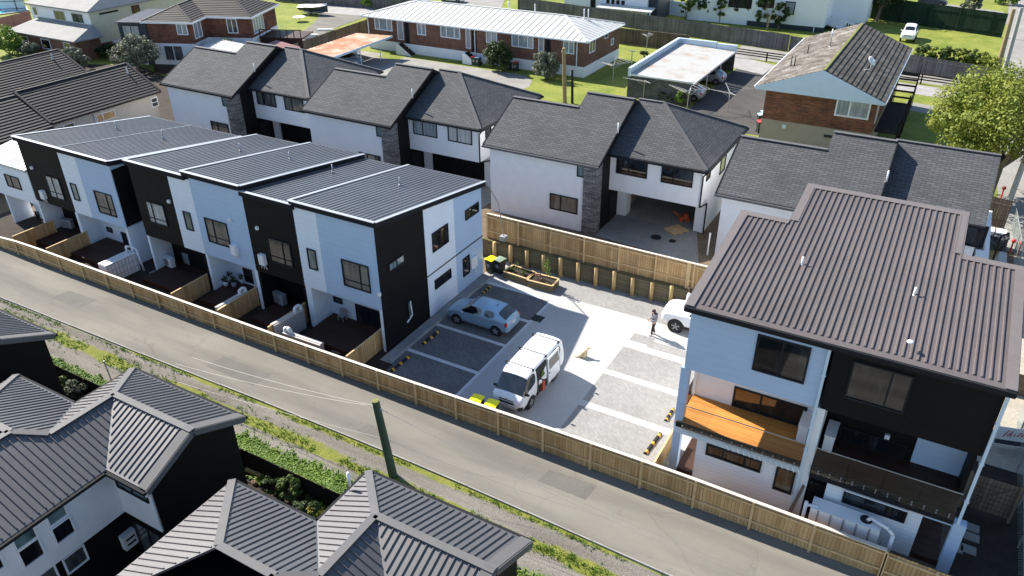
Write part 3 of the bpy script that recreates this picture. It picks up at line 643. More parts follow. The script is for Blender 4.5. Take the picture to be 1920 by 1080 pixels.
# low lean-to at the far end
m = MB(); m.prism([(-58.5, 26.95, 2.3), (-58.5, 29.4, 2.3), (-58.5, 29.4, 5.15), (-58.5, 26.95, 4.75)], (5.0, 0, 0)); m.build('wall', 'palew', T)
wallbox(T, -56.9, -53.5, 28.35, 29.4, 0, 2.3, 'palew'); wallbox(T, -57.6, -57.4, 27, 28.4, 0, 2.3, 'palew', 'side_wall')
roof(T, [[(-59, 26.8, 4.93), (-53.42, 26.8, 4.93), (-53.42, 29.6, 5.35), (-59, 29.6, 5.35)]], 'roofw', 'rib', .5, .18)
wy(T, YA, (9, 327), (41, 355), pm='glassc', mull=(.4,))
# wall fittings
def wallbit(name, px, py, w, h, d, mat, label, cat, x=None, y=YA, group=None):
    c = PX(px, py, x) if x is not None else PY(px, py, y); m = MB()
    if x is not None: m.box(c.x, c.x+d, c.y-w/2, c.y+w/2, c.z-h/2, c.z+h/2); m.tube(c+V((d*.5, 0, -h/2)), c+V((d*.5, 0, -h/2-.2)), .02, n=6)
    else:
        m.box(c.x-w/2, c.x+w/2, c.y-d, c.y, c.z-h/2, c.z+h/2); m.box(c.x-w*.42, c.x+w*.42, c.y-d-.02, c.y-d, c.z-h*.42, c.z+h*.42)
        if h > .5:
            for k in (-.12, 0, .12): m.tube(c+V((k, -d*.5, -h/2)), c+V((k*1.8, -d*.3, -h/2-.3)), .018, n=6)
    return solo(m, name, mat, label, cat, group)
gw = 'water heaters on the terrace front'
wallbit('water_heater', 83.5, 364, .42, .62, .22, 'plasticw', 'white gas water heater on the farthest black cladding, under its window', 'water heater', group=gw)
wallbit('water_heater', 442, 467, .42, .66, .22, 'plasticw', 'white gas water heater beside a window on the middle blue wall', 'water heater', group=gw)
wallbit('water_heater', 494.5, 485, .42, .66, .22, 'plasticw', 'white gas water heater left of a window on black cladding', 'water heater', group=gw)
gl = 'wall lights on the terrace'
for px, py, l in ((61, 314, 'small white wall light high on the farthest black cladding'), (318, 377, 'small white wall light between a curtained window and a white panel'), (432, 411, 'small white wall light on the middle blue wall above the heater'), (483.5, 427, 'small white wall light on the black cladding nearest the car park'), (712.5, 551, 'small white wall light at the corner of the last blue wall')):
    wallbit('wall_light', px, py, .16, .2, .12, 'plasticw', l, 'light', group=gl)
# downpipe on the end wall
m = MB(); a = PX(769, 564, xe+.1); b = PX(773, 590, xe+.1); m.path([a, b, b+V((0, -.5, -.25))], .045); solo(m, 'drainpipe', 'plasticw', 'short white drainpipe with an elbow low on the black end wall', 'pipe')
m = MB(); a = PX(886, 488, xe+.1)
m.box(xe+.06, xe+.25, a.y-.3, a.y+.35, a.z-.5, a.z+.25); m.path([a+V((.15, .1, -.5)), a+V((.15, .1, -1.0))], .03); m.path([a+V((.1, -.25, -.5)), a+V((.1, -.35, -.2)), a+V((.1, -.35, .3))], .025)
solo(m, 'meter_box', 'plasticw', 'white gas meter box with pipes low on the end wall near the bins', 'meter box')
# decks, heat pumps, tanks, pavers in the yards
for x0, x1 in ((-53.2, -49.3), (-48.8, -44.2), (-41.7, -37.1), (-36.4, -33.2), (-32.1, -29.3), (-28.2, -23.8)):
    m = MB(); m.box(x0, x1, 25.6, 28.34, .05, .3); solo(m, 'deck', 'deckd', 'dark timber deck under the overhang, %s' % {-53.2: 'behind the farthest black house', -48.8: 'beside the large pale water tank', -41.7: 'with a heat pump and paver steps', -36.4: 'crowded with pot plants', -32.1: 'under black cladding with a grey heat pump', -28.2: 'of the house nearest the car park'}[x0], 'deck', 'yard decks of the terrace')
def heatpump(loc, rot, label, mat='plasticw', s=1.0):
    t = thing('heat_pump', label, 'heat pump', loc, 'outdoor heat pump units', rot); T0 = WM[t] @ Matrix.Scale(s, 4)
    m = MB(T0); m.box(-.42, .42, -.15, .15, .08, .72); m.box(-.44, .44, -.17, .17, .69, .73); m.build('casing', mat, t)
    m = MB(T0)
    for k in range(5):
        a = k*2*math.pi/5; m.bar((-.1, -.165, .39), (-.1+.24*math.cos(a), -.165, .39+.24*math.sin(a)), .1, .01, up=(0, 1, 0))
    m.tube((-.1, -.15, .39), (-.1, -.158, .39), .27, n=18); m.build('fan', 'plasticg', t)
    m = MB(T0)
    for r in (.09, .18, .26):
        pts = [(-.1+r*math.cos(i*.3927), -.175, .39+r*math.sin(i*.3927)) for i in range(17)]; m.path(pts, .007, 4)
    m.build('grille', 'dkplastic', t)
    for sx in (-.28, .28):
        m = MB(T0); m.box(sx-.06, sx+.06, -.18, .18, 0, .08); m.build('foot', 'dkplastic', t)
    return t
heatpump(tuple(P(130, 428, .3)), .25, 'grey heat pump in the dark recess of the farthest black house', 'plasticg')
heatpump(tuple(P(320, 500, .3)), -.15, 'white heat pump on the dark deck beside paver steps')
heatpump(tuple(P(527, 570, .3)), -.15, 'grey heat pump deep under the black house nearest the car park', 'plasticg', 1.05)
# big slimline tank
t = thing('water_tank', 'large pale slimline water tank with ribbed sides inside a terrace yard', 'water tank', (-43.5, 25.6, 0))
m = MB(); a, b = P(183, 494, 1.28), P(241, 468, 1.28); d = (b-a).normalized(); s = V((d.y, -d.x, 0)); s = s if s.x > 0 else -s; w = .75
A, B, Cc, D = a, b, b+s*w, a+s*w
m.prism([V((p.x, p.y, 0)) for p in (A, B, Cc, D)], Z*1.28); m.build('body', 'plasticw', t)
m = MB(); n = 9
for i in range(n): q = D+(Cc-D)*((i+.5)/n); m.box(q.x-.025, q.x+.03, q.y-.025, q.y+.025, .08, 1.24)
for k in (.4, .8, 1.2): m.bar((D+s*.01).xy.to_3d()+Z*k, (Cc+s*.01).xy.to_3d()+Z*k, .05, .04)
m.build('rib', 'tank', t)
m = MB(); m.bar(A+s*.25+Z*.03, B+s*.25+Z*.03, .05, .03); m.bar(A+s*.5+Z*.02, B+s*.5+Z*.02, .05, .03); m.build('lid_ridge', 'plasticw', t)
m = MB(); m.path([B-d*.3+s*.3+Z*.0, B-d*.3+s*.3+Z*.45, B-d*.1+s*.5+Z*.4, B+s*.9+Z*.3, B+s*1.1-Z*1.25], .07, 9); m.build('pipe', 'plasticw', t, True)
def slim(a, b, h, label, tank='tank', top=.3):
    t = thing('water_tank', label, 'water tank', ((a.x+b.x)/2, (a.y+b.y)/2, 0), 'narrow rainwater tanks on the fences')
    m = MB(); p, q = V((a.x, a.y, h/2)), V((b.x, b.y, h/2)); m.bar(p, q, top, h); m.build('body', 'plasticg', t)
    m = MB(); m.bar(V((a.x, a.y, h+.02)), V((b.x, b.y, h+.02)), top+.04, .06); m.bar(V((a.x, a.y, h+.07)), V((b.x, b.y, h+.07)), top*.5, .05); m.build('lid', 'tank', t)
    d = (q-p).normalized(); e = V((b.x, b.y, h))
    m = MB(); m.path([e-d*.5, e-d*.5+Z*.28, e-d*.3+Z*.36, e-d*.08+Z*.28, e-d*.05-Z*.3], .09, 9); m.build('pipe', 'plasticw', t, True); return t
slim(P(406, 577, 1.25), P(462, 545, 1.25), 1.2, 'narrow pale tank lying along a party fence below the pot plants')
slim(P(510, 609, 1.3), P(566, 578, 1.3), 1.25, 'narrow grey topped tank along the fence under the black house')
slim(P(603, 645, 1.05), P(533, 621, 1.05), 1.0, 'narrow white topped tank along the front fence, with a pipe at each end')
gs = 'stepping pavers in the yards'
for px, py in ((305, 521), (290, 511), (660, 641), (634, 657), (296, 530)):
    c = P(px, py, .03); m = MB(); m.box(c.x-.28, c.x+.28, c.y-.22, c.y+.22, .0, .04); solo(m, 'paver', 'conck', 'square grey stepping paver in the dark soil of a terrace yard', 'paver', gs)
# ================================================================ BROWN-ROOFED THREE STOREY BUILDING
B = thing('duplex_house', 'tall three storey duplex with brown ribbed roof, blue white and black halves and balconies', 'building', (-1.3, 30, 0))
yf = 25.7
zb_ = lambda y: 8.68+.1215*(y-25.6)
pts = [(-6.85, 25.55), (4.38, 25.55), (4.38, 33.2), (2.15, 33.2), (2.15, 36.75), (-4.7, 36.75), (-4.7, 33.2), (-6.85, 33.2)]
rb = roof(B, [[(x, y, zb_(y)) for x, y in pts]], 'roofb', 'rib', .246, .08, h=.055, w=.05, trim=.3, inset=.42)
m = MB(); n = len(pts)
for i in range(n):
    (x0, y0), (x1, y1) = pts[i], pts[(i+1) % n]; m.bar((x0, y0, zb_(y0)-.14), (x1, y1, zb_(y1)-.14), .05, .26)
m.build('fascia', 'fascia', rb)
m = MB()
for i in range(n):
    if i == 0: continue
    (x0, y0), (x1, y1) = pts[i], pts[(i+1) % n]; cx, cy = -1.2, 31
    d = V((y1-y0, x0-x1, 0)).normalized(); mx = V(((x0+x1)/2, (y0+y1)/2, 0))
    if d.dot(V((-1.2, 31, 0))-mx) < 0: d = -d
    if i in (3, 5): d = V((-1 if i == 3 else 1, 0, 0))
    if i in (2, 6): d = V((0, -1, 0))
    q = [V((x0, y0, 0)), V((x1, y1, 0)), V((x1, y1, 0))+d*.36, V((x0, y0, 0))+d*.36]
    m.prism([V((p.x, p.y, zb_(p.y)+.028+.002*i)) for p in q], Z*.02)
m.build('edge_flashing', 'flashb', rb)
m = MB(); m.bar((-6.85, 25.5, 8.6), (4.38, 25.5, 8.6), .1, .12); m.build('gutter', 'fascia', rb)
for px, py in ((1503, 499), (1713, 557)):
    p = P(px, py, 9.5); p = P(px, py, zb_(p.y)); vent(B, p, .42, .06, 'plasticw')
p = P(1707, 641, 9.1); m = MB(); m.ball(p, (.12, .12, .06)); m.build('vent_cap', 'plasticw', B)
zd = 2.95; zo = 5.66; xm = -1.38
# upper storey
wallbox(B, -6.6, xm, yf, 33.1, zo, 8.6, 'pale'); wallbox(B, xm+.1, 4.15, yf, 33.1, zo, 8.6, 'black')
wallbox(B, -4.6, 2.05, 33.1, 36.6, 0, 9.5, 'palew'); wallbox(B, -6.6, 4.15, 32.0, 33.1, 0, 8.55, 'palew', 'wall') if False else None
# middle storey, set back behind the balconies
yb2 = 27.75
wallbox(B, -6.55, xm, yb2, 33.0, zd, zo, 'white'); wallbox(B, xm+.2, 2.28, yb2, 33.0, zd, zo, 'black'); wallbox(B, 2.28, 4.12, yb2-.03, 33.0, zd, zo, 'pale')
wallbox(B, xm-.02, xm+.3, yf-.01, yb2, 0, zo+.02, 'white', 'party_wall'); wallbox(B, 4.0, 4.15, 26.6, yb2, zd, zo, 'black', 'side_wall')
wallbox(B, -6.72, -6.38, yf-.02, 26.05, 0, zo+.03, 'pale', 'column')
# ground storey
xg = PY(1305, 840, yf).x
wallbox(B, xg, xm, yf+.02, 33, 0, 2.62, 'whiteb'); xr0 = PY(1546, 925, yf).x; xr1 = PY(1728, 975, yf).x
wallbox(B, xm+.3, xr0, yf+.5, 33, 0, 2.6, 'black'); wallbox(B, xr0, xr1, yf+.02, 33, 0, 2.6, 'whiteb'); wallbox(B, xr1, 4.1, 28.2, 33, 0, 2.6, 'palew')
wallbox(B, -6.5, xg, 29.2, 33, 0, 2.6, 'white')
wallbox(B, -6.4, xg, 25.75, 29.2, 0, .3, 'deckd', 'porch_deck'); wallbox(B, xr1, 4.1, 25.75, 28.2, 0, .25, 'deckd', 'porch_deck')
m = MB(); m.box(xr1, 4.1, yf, 25.9, 2.2, 2.6); m.build('beam', 'pale', B)
m = MB(); m.box(4.08, 4.5, 25.55, 25.9, 0, 2.5); m.build('column', 'pale', B)
# balconies
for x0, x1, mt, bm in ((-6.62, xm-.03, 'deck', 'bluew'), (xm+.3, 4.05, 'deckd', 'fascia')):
    d = wallbox(B, x0, x1, 25.62, yb2, 2.78, zd, mt, 'balcony_deck')
    m = MB(); m.box(x0, x1, 25.57, 25.62, 2.7, zd+.015); m.build('fascia', 'fascia', d)
    m = MB(); m.box(x0, x1, 25.6, 25.72, 2.36, 2.7); m.build('beam', bm, d)
    if mt == 'deck':
        m = MB()
        for i in range(14): q = -4.4+i*.22; m.bar((q, 25.58, 2.66), (q+.12, 25.55, 2.4), .09, .03)
        m.build('peeling_wrap', 'plasticw', d)
    ps = 4 if mt != 'deck' else 3; gx0 = x0+(.32 if mt == 'deck' else .02); L = (x1-.03-gx0)/ps
    for i in range(ps):
        m = MB(); m.box(gx0+i*L+.012, gx0+(i+1)*L-.012, 25.535, 25.55, 2.62, 3.92); m.build('glass_panel', 'clear', d)
    m = MB(); m.box(gx0, x1-.02, 25.525, 25.56, 3.92, 3.95); m.build('top_rail', 'steel', d)
    m = MB()
    for i in range(int((x1-x0)/.42)):
        q = x0+.3+i*.42
        for zz in (2.86, 2.74): m.tube((q, 25.57, zz), (q, 25.5, zz), .026, n=8)
    m.build('glass_clip', 'steel', d)
    if mt == 'deck':
        m = MB(); m.box(-6.6, -6.585, 26.1, 27.7, 2.75, 3.92); m.build('glass_panel', 'clear', d)
        m = MB(); m.box(-6.62, -6.57, 26.1, 27.7, 2.7, 2.96); m.build('fascia', 'fascia', d)
        m = MB(); m.box(-6.62, -6.5, 27.66, 27.78, zd, zo); m.build('post', 'white', d)
# openings
wy(B, yf, (1425, 629), (1504, 716), mull=(.5,), fw=.07); wy(B, yf, (1604, 679), (1690, 772), pm='glass', mull=(.68,), fw=.07)
wy(B, yb2, (1381, 727), (1503, 797), mull=(.38, .7), name='sliding_door', fw=.08); wy(B, yb2, (1580, 800), (1690, 860), mull=(.5,), name='sliding_door')
wy(B, yf+.02, (1329, 834), (1422, 882), mull=(.3, .72), fw=.08); wy(B, yf+.02, (1460.5, 876), (1480, 923), fw=.08)
wy(B, yf+.02, (1587, 921), (1692, 976), mull=(.35, .72), fw=.08); wy(B, yf+.5, (1520, 902), (1540, 944), name='door')
a = PY(1583, 917, yf); b = PY(1703, 960, yf); m = MB(); m.bar((a.x, yf-.03, a.z), (b.x, yf-.03, a.z), .1, .05); m.build('head_flashing', 'white', B)
for p0, p1 in (((-1.42, 25.6), None), ((4.2, 25.58), None)):
    m = MB(); x, y = p0; m.box(x-.05, x+.05, y-.04, y+.05, 0 if x < 0 else 2.5, 8.55)
    for zz in (7.2, 5.4, 3.6): m.box(x-.08, x+.08, y-.05, y+.06, zz, zz+.05)
    m.build('downpipe', 'bluew', B)
p = PY(1664, 817, yb2); m = MB(); m.box(p.x-.09, p.x+.09, yb2-.12, yb2, p.z-.1, p.z+.1); m.build('wall_light', 'plasticw', B)
# small rear porch roofs
for x0, x1, yy, zz in ((-6.9, -4.75, 35.4, 6.9), (2.4, 4.9, 35.3, 6.9)):
    roof(B, [[(x0, yy-1.6, zz+.15), (x1, yy-1.6, zz+.15), (x1, yy+.2, zz), (x0, yy+.2, zz)]], 'roofg', 'rib', .42, .08, name='porch_roof', h=.06, w=.05)
heatpump((-1.75, 27.2, 2.95), 1.57, 'white heat pump on the sunlit orange balcony', s=1.25); heatpump((-.72, 27.1, 2.95), -1.57, 'pale heat pump at the left end of the dark balcony', s=1.25)
# tank and pipes at the foot
a, b = P(1512, 935, 1.5), P(1652, 985, 1.5)
t = thing('water_tank', 'long white slimline tank behind the fence under the dark balcony', 'water tank', ((a.x+b.x)/2, a.y, 0))
m = MB(); yt = 24.75; m.box(a.x+.25, b.x, yt, yt+.7, 0, 1.62); m.build('body', 'plasticw', t)
m = MB()
for i in range(6): q = a.x+.55+i*.47; m.box(q-.03, q+.03, yt-.02, yt, .05, 1.6)
m.build('rib', 'plasticg', t)
m = MB(); m.path([(a.x+.05, yt+.1, 0), (a.x+.05, yt+.1, 1.75)], .07, 9); m.path([(a.x+.05, yt+.1, 1.6), (a.x+.5, yt+.2, 1.6)], .06, 9)
q = P(1625, 983, 1.66); m.path([(q.x, yt+.35, 1.66), (q.x+.1, yt+.3, 1.86), (q.x+.75, yt+.1, 1.8), (q.x+.95, yt+.05, 1.6), (q.x+.95, yt+.0, .6)], .07, 9); m.build('pipe', 'plasticw', t, True)
m = MB(); m.tube((q.x-.05, yt+.38, 1.62), (q.x-.05, yt+.38, 1.66), .22, n=16); m.build('hatch', 'rubber', t)
m = MB(); m.bar((-1.55, 25.0, 0), (-1.15, 25.3, 2.1), .14, .05); solo(m, 'plank', 'oldwood', 'old timber plank leaning between the two ground floor walls of the duplex', 'plank')
# ================================================================ SHINGLE TOWNHOUSES
def townhouse(label, wm, gl, garage, off, hip=True):
    R = thing('townhouse', label, 'house', (-18.4, 43.4, UP), 'shingle roofed townhouses in a row')
    z0 = UP
    m = MB(); m.box(-26.4, -21.65, 43.4, 51.4, z0, 6.3); m.prism([(-26.4, 43.4, 6.3), (-26.4, 47.4, 8.3), (-26.4, 51.4, 6.3)], (4.75, 0, 0)); m.build('wall', wm, R)
    m = MB(); m.box(-21.65, -18.42, 43.4, 54.1, z0, 6.3); m.prism([(-21.65, 43.4, 6.3), (-21.65, 48.75, 8.95), (-21.65, 54.1, 6.3)], (3.2, 0, 0)); m.build('wall', wm, R)
    m = MB(); m.prism([(-18.42, 43.42, z0), (-18.42, 54.2, z0), (-18.42, 54.2, 6.25), (-18.42, 48.75, 8.98), (-18.42, 43.42, 6.3)], (.12, 0, 0)); m.build('side_cladding', 'black', R)
    m = MB(); m.box(-19.25, -18.25, 43.26, 43.42, z0, 6.2); m.box(-18.4, -18.25, 43.42, 44.0, z0, 6.2); m.build('stone_veneer', 'stone', R)
    e, E = 43.1, 6.22
    rf = roof(R, [[(-26.75, e, E), (-21.65, e, E), (-21.65, 47.4, 8.37), (-26.75, 47.4, 8.37)], [(-26.75, 47.4, 8.37), (-21.65, 47.4, 8.37), (-21.65, 51.7, E), (-26.75, 51.7, E)],
                  [(-21.65, e, E+.002), (-18.15, e, E+.002), (-18.15, 48.75, 9.05), (-21.65, 48.75, 9.05)], [(-21.65, 48.75, 9.05), (-18.15, 48.75, 9.05), (-18.15, 54.4, E), (-21.65, 54.4, E)]], 'shingle', th=.16)
    caps(rf, [((-26.75, 47.4, 8.37), (-21.65, 47.4, 8.37)), ((-21.65, 48.75, 9.05), (-18.15, 48.75, 9.05))], 'flashd', .3, .03)
    for a, b in (((-18.13, e, E-.08), (-18.13, 48.75, 8.97)), ((-18.13, 48.75, 8.97), (-18.13, 54.4, E-.08)), ((-26.77, e, E-.08), (-26.77, 47.4, 8.29))): m = MB(); m.bar(a, b, .05, .2); m.build('barge_board', 'fascia', rf)
    m = MB(); m.box(-26.8, -18.12, e-.12, e, E-.2, E-.06); m.build('gutter', 'flashd' if gl == 'glass' else 'fascia', rf)
    # front wing over the garage
    wallbox(R, -18.3, -12.05 if hip else -13.0, 45.42, 54.3, 3.75, 6.36, wm)
    wallbox(R, -18.3, -17.62, 47.1, 48.0, z0, 3.75, wm); wallbox(R, -12.72, -12.05, 47.1, 48.0, z0, 3.75, wm); wallbox(R, -12.3, -12.05, 48.0, 54.3, z0, 3.75, wm)
    wallbox(R, -18.3, -12.3, 53.4, 54.3, z0, 3.75, wm); wallbox(R, -18.3, -18.05, 48, 53.4, z0, 3.75, 'tan')
    m = MB(); m.box(-18.05, -12.3, 47.1, 53.4, z0, z0+.03); m.build('garage_floor', 'concd', R)
    if not garage:
        m = MB(); m.box(-17.62, -12.72, 47.3, 47.36, z0, 3.75); m.build('garage_door', 'blackb', R)
    hx = -16.5 if hip else -12.85
    r2 = roof(R, [[(-18.3, 45.1, 6.4), (-11.75 if hip else -12.85, 45.1, 6.4), (hx, 49.87, 8.77), (-18.3, 49.87, 8.77)]] + ([] if hip else [[(-12.85, 54.64, 6.4), (-18.3, 54.64, 6.4), (-18.3, 49.87, 8.77), (-12.85, 49.87, 8.77)]]) + [] if not hip else [[(-18.3, 45.1, 6.4), (-11.75, 45.1, 6.4), (-16.5, 49.87, 8.77), (-18.3, 49.87, 8.77)], [(-11.75, 45.1, 6.4), (-11.75, 54.64, 6.4), (-16.5, 49.87, 8.77)],
                  [(-11.75, 54.64, 6.4), (-18.3, 54.64, 6.4), (-18.3, 49.87, 8.77), (-16.5, 49.87, 8.77)]], 'shingle', th=.16)
    caps(r2, [((-11.8, 45.15, 6.42), (-16.5, 49.87, 8.77)), ((-18.3, 49.87, 8.77), (-16.5, 49.87, 8.77)), ((-11.8, 54.6, 6.42), (-16.5, 49.87, 8.77))] if hip else [((-18.3, 49.87, 8.77), (-12.85, 49.87, 8.77))], 'flashd', .24, .03)
    m = MB(); m.box(-18.25, -11.7 if hip else -12.85, 44.98, 45.1, 6.22, 6.36); m.build('gutter', 'fascia', r2)
    if hip: m = MB(); m.box(-11.75, -11.63, 45.1, 54.7, 6.22, 6.36); m.build('gutter', 'fascia', r2)
    else: m = MB(); m.prism([(-13.0, 45.42, 6.2), (-13.0, 54.3, 6.2), (-13.0, 49.87, 8.6)], (-.1, 0, 0)); m.build('gable', wm, R)
    m = MB(); m.path([(-11.75, 45.2, 6.2), (-12.0, 45.35, 5.9), (-12.0, 45.35, 3.8), (-12.0, 47.05, 3.4), (-12.0, 47.05, z0)], .05); m.build('downpipe', 'black', R)
    wy(R, 43.4, (1085, 300), (1104, 333), pm='glassg', fw=.07); wy(R, 43.4, (1033, 363.5), (1081, 400), pm='glassc', mull=(.38,), fw=.07)
    wy(R, 45.42, (1159, 293), (1211, 333), pm=gl, mull=(.4,), fw=.07); wy(R, 45.42, (1244, 308), (1296, 350), pm=gl, mull=(.38,), fw=.07)
    if hip: win(R, (-12.05, 0, 0), Y, X, 46.3, 47.0, 5.3, 6.0, pm='glass'); win(R, (-12.05, 0, 0), Y, X, 49.5, 50.6, 4.6, 5.7, pm='glassn')
    m = MB(); m.path([(-18.25, 45.9, 7.55), (-18.1, 45.9, 7.6), (-18.1, 45.9, 8.25)], .05); m.build('flue', 'plasticw', R, True)
    m = MB(); m.box(-18.28, -18.26, 45.6, 46.6, z0, 3.3); m.build('door', 'fascia', R)
    R.location = V(R.location) + V(off); return R
townhouse('unfinished white townhouse with an open empty garage above the back fence', 'white', 'glass', True, (0, 0, 0))
townhouse('middle weatherboard townhouse with curtained windows, left of the open garage one', 'whiteb', 'glassn', False, (-16.45, 0, 0))
townhouse('farthest weatherboard townhouse with net curtains beside the dark tiled houses', 'whiteb', 'glassc', False, (-32.45, -.1, 0))
townhouse('white townhouse half hidden behind the brown ribbed roof', 'white', 'glass', True, (16.35, -.55, 0), False)
# ================================================================ FOREGROUND HOUSES
def fhouse(label, ox):
    R = thing('dark_roof_house', label, 'house', (-22+ox, 10, 0), 'black and white houses in the foreground')
    g = lambda x, y, zz=0: V((x+ox, y, zz)); E, K = 5.2, .46
    r, k = 12.87, 5.2+.46*2.2
    tri = lambda *p: [g(*q) for q in p]
    Aq, RR = (-24.83, 12.87, k), (-20.5, 12.87, k); q2 = (-24.83, 10.28, k); q3 = (-25.64, 9.45, 6.58); q4 = (-27.87, 9.45, 6.58)
    rf = roof(R, [tri((-27.01, 15.1, E), (-20.5, 15.1, E), RR, Aq), tri((-22.64, 10.65, E), (-20.5, 10.65, E), RR, Aq), tri((-27.01, 15.1, E), Aq, q2, (-27.01, 12.45, E)),
                  tri(Aq, (-22.64, 10.65, E), (-22.64, 3.0, E), (-25.64, 3.0, 6.58), q3, q2), tri((-27.01, 12.45, E), q2, q3, q4, (-30.87, 12.45, E)), tri((-30.87, 12.45, E), q4, (-30.87, 6.45, E)),
                  tri(q4, q3, (-25.64, 6.4, 6.58), (-28.64, 3.5, E), (-30.87, 6.45, E)) if False else tri((-25.64, 9.45, 6.58), (-25.64, 3, 6.58), (-28.6, 3, E), (-28.6, 6.45, E))], 'rooff', 'rib', .25, .09, h=.045, w=.03, trim=.1, inset=.05)
    caps(rf, [(g(*Aq), g(*RR)), (g(*Aq), g(-27.01, 15.1, E)), (g(*Aq), g(*q2)), (g(*q2), g(*q3)), (g(*q3), g(*q4)), (g(*q3), g(-25.64, 3, 6.58)), (g(*q4), g(-30.87, 12.45, E))], 'flashd', .27, .03)
    m = MB()
    for a, b in (((-20.5, 15.1, E), RR), (RR, (-20.5, 10.65, E))):
        a, b = g(*a), g(*b); n_ = (b-a).cross(V((-1, 0, 0))).normalized(); n_ = n_ if n_.z > 0 else -n_
        m.prism([a+n_*.03, b+n_*.03, b+n_*.03-X*.38, a+n_*.03-X*.38], n_*.025)
        m.bar(a-Z*.09+X*.02, b-Z*.09+X*.02, .05, .24)
    m.build('barge_flashing', 'flashd', rf)
    m = MB()
    for a, b in (((-27.05, 15.17, E-.08), (-20.5, 15.17, E-.08)), ((-22.6, 10.57, E-.08), (-20.5, 10.57, E-.08)), ((-22.57, 10.6, E-.08), (-22.57, 3, E-.08)), ((-27.07, 15.1, E-.08), (-27.07, 12.5, E-.08)), ((-30.9, 12.5, E-.08), (-27.05, 12.5, E-.08))): m = MB(); m.bar(g(*a), g(*b), .12, .12); m.build('gutter', 'fascia', rf)
    def wb(x0, x1, y0, y1, z0, z1, mt):
        m = MB(); m.box(x0+ox, x1+ox, y0, y1, z0, z1); return m.build('wall', mt, R)
    wb(-26.7, -20.86, 11.0, 14.8, 0, 5.1, 'black')
    m = MB(); m.prism([g(-20.95, 10.95, 5.0), g(-20.95, 14.85, 5.0), g(-20.95, 12.87, 5.95)], (.1, 0, 0)); m.build('gable', 'black', R)
    wb(-22.98, -20.9, 10.93, 11.0, 2.7, 5.12, 'white'); wb(-26.7, -22.98, 3.0, 11.0, 2.7, 5.12, 'white'); wb(-26.7, -23.05, 3, 11.0, 0, 2.7, 'black'); wb(-30.5, -26.7, 6.8, 12.1, 0, 5.1, 'black')
    if ox == 0:
        for a, b in (((101, 946), (116, 975)), ((45, 1020), (73, 1052)), ((88, 962), (116, 975))):
            pass
        x = -22.98+ox
        for (a, b, fm) in (((87, 956), (116, 950), 0), ((23, 1003), (60, 995), 0), ((103, 998), (134, 990), 1), ((42, 1043), (76, 1036), 1)): pass
        def sq(cx, cy, hy, hz, fm, pm='glass', xx=x):
            c = PX(cx, cy, xx); win(R, (xx, 0, 0), Y, X, c.y-hy, c.y+hy, c.z-hz, c.z+hz, fm=fm, pm=pm, fw=.06)
        sq(103, 960, .3, .36, 'white', 'glassg'); sq(118, 994, .32, .34, 'white'); sq(43, 1003, .33, .36, 'white', 'glassg'); sq(58, 1036, .33, .36, 'white'); sq(-20, 1060, .33, .36, 'white')
        sq(141, 1048, .36, .34, 'framew', 'glassc', -23.05); sq(85, 1085, .36, .34, 'framew', 'glassc', -23.05)
        c = PX(238, 1008, -23.05); m = MB(); m.box(-23.05, -22.8, c.y-.28, c.y+.28, c.z-.34, c.z+.34); bx = m.build('heater_box', 'plasticw', R)
        m = MB()
        for k in (-.12, .12): m.box(-22.8, -22.79, c.y-.18, c.y+.18, c.z+k-.045, c.z+k+.045)
        m.build('louvre', 'rubber', bx)
    win(R, (0, 10.93, 0), X, -Y, -22.75+ox, -21.15+ox, 4.15, 4.95, pm='glassg', mull=(.5,)); win(R, (0, 11.0, 0), X, -Y, -22.7+ox, -21.2+ox, .3, 2.3, pm='glassc', mull=(.5,), name='sliding_door')
    m = MB(); m.tube(g(-21.0, 10.86, 5.1), g(-21.0, 10.86, 4.5), .05); m.build('downpipe', 'plasticw', R)
    return R
fhouse('dark ribbed roof house with white upper wall and small square windows', 0)
h2 = fhouse('dark ribbed roof house at the bottom with a pale sunlit slope and vent pipe', 12.53)
p = P(655, 907, 5.55); m = MB(); m.tube(p-Z*.1, p+Z*.5, .05, .05, 8); m.build('vent_pipe', 'plasticw', h2, True)
fhouse('dark ribbed roof house with a black gable at the left edge', -11.82)
# dark garden fences of the foreground houses
def segfence(name, label, a, b, h, mat, rail='darkwood', z0=0, cap=None, step=.15, post=2.4, group=None, z1=None):
    a = V((a[0], a[1], z0)); b = V((b[0], b[1], z0 if z1 is None else z1)); d = b-a; L = d.xy.length; ang = math.atan2(d.y, d.x); sl = (b.z-a.z)/L
    t = thing(name, label, 'fence', tuple((a+b)/2), group, ang); Tm = Matrix.Translation(a) @ Matrix.Rotation(ang, 4, 'Z')
    m = MB(Tm); q = 0
    while q < L-.02: w = min(step-.006, L-q); zz = sl*(q+w/2); m.box(q, q+w, -.01+ru(-.006, .006), .012, zz, zz+h+ru(-.012, .012)); q += step
    m.build('palings', mat, t); m = MB(Tm)
    for k in (.2, .8): m.bar((0, -.035, h*k), (L, -.035, h*k+sl*L), .045, .08)
    if cap: m.bar((0, 0, h+.02), (L, 0, h+.02+sl*L), .13, .04)
    m.build('rail', rail, t); q = 0
    while q <= L+.01:
        m = MB(Tm); q2 = min(q, L-.05); m.box(q2, q2+.1, -.08, .0, -.1+sl*q2, h+.03+sl*q2); m.build('post', rail, t); q += post
    return t
a, b = P(453, 842, 1.3), P(592, 890, 1.3); c = P(660, 925, 1.3)
segfence('garden_fence', 'dark stained garden fence in front of the bright green hedge strip', (a.x-2.5, a.y+.0), (c.x, a.y+.0), 1.3, 'darkwood')
a, b = P(108, 687, 1.3), P(178, 720, 1.3)
segfence('garden_fence', 'dark stained garden fence beside the leftmost black gable', (a.x-.3, a.y), (b.x+2.6, a.y), 1.3, 'darkwood')
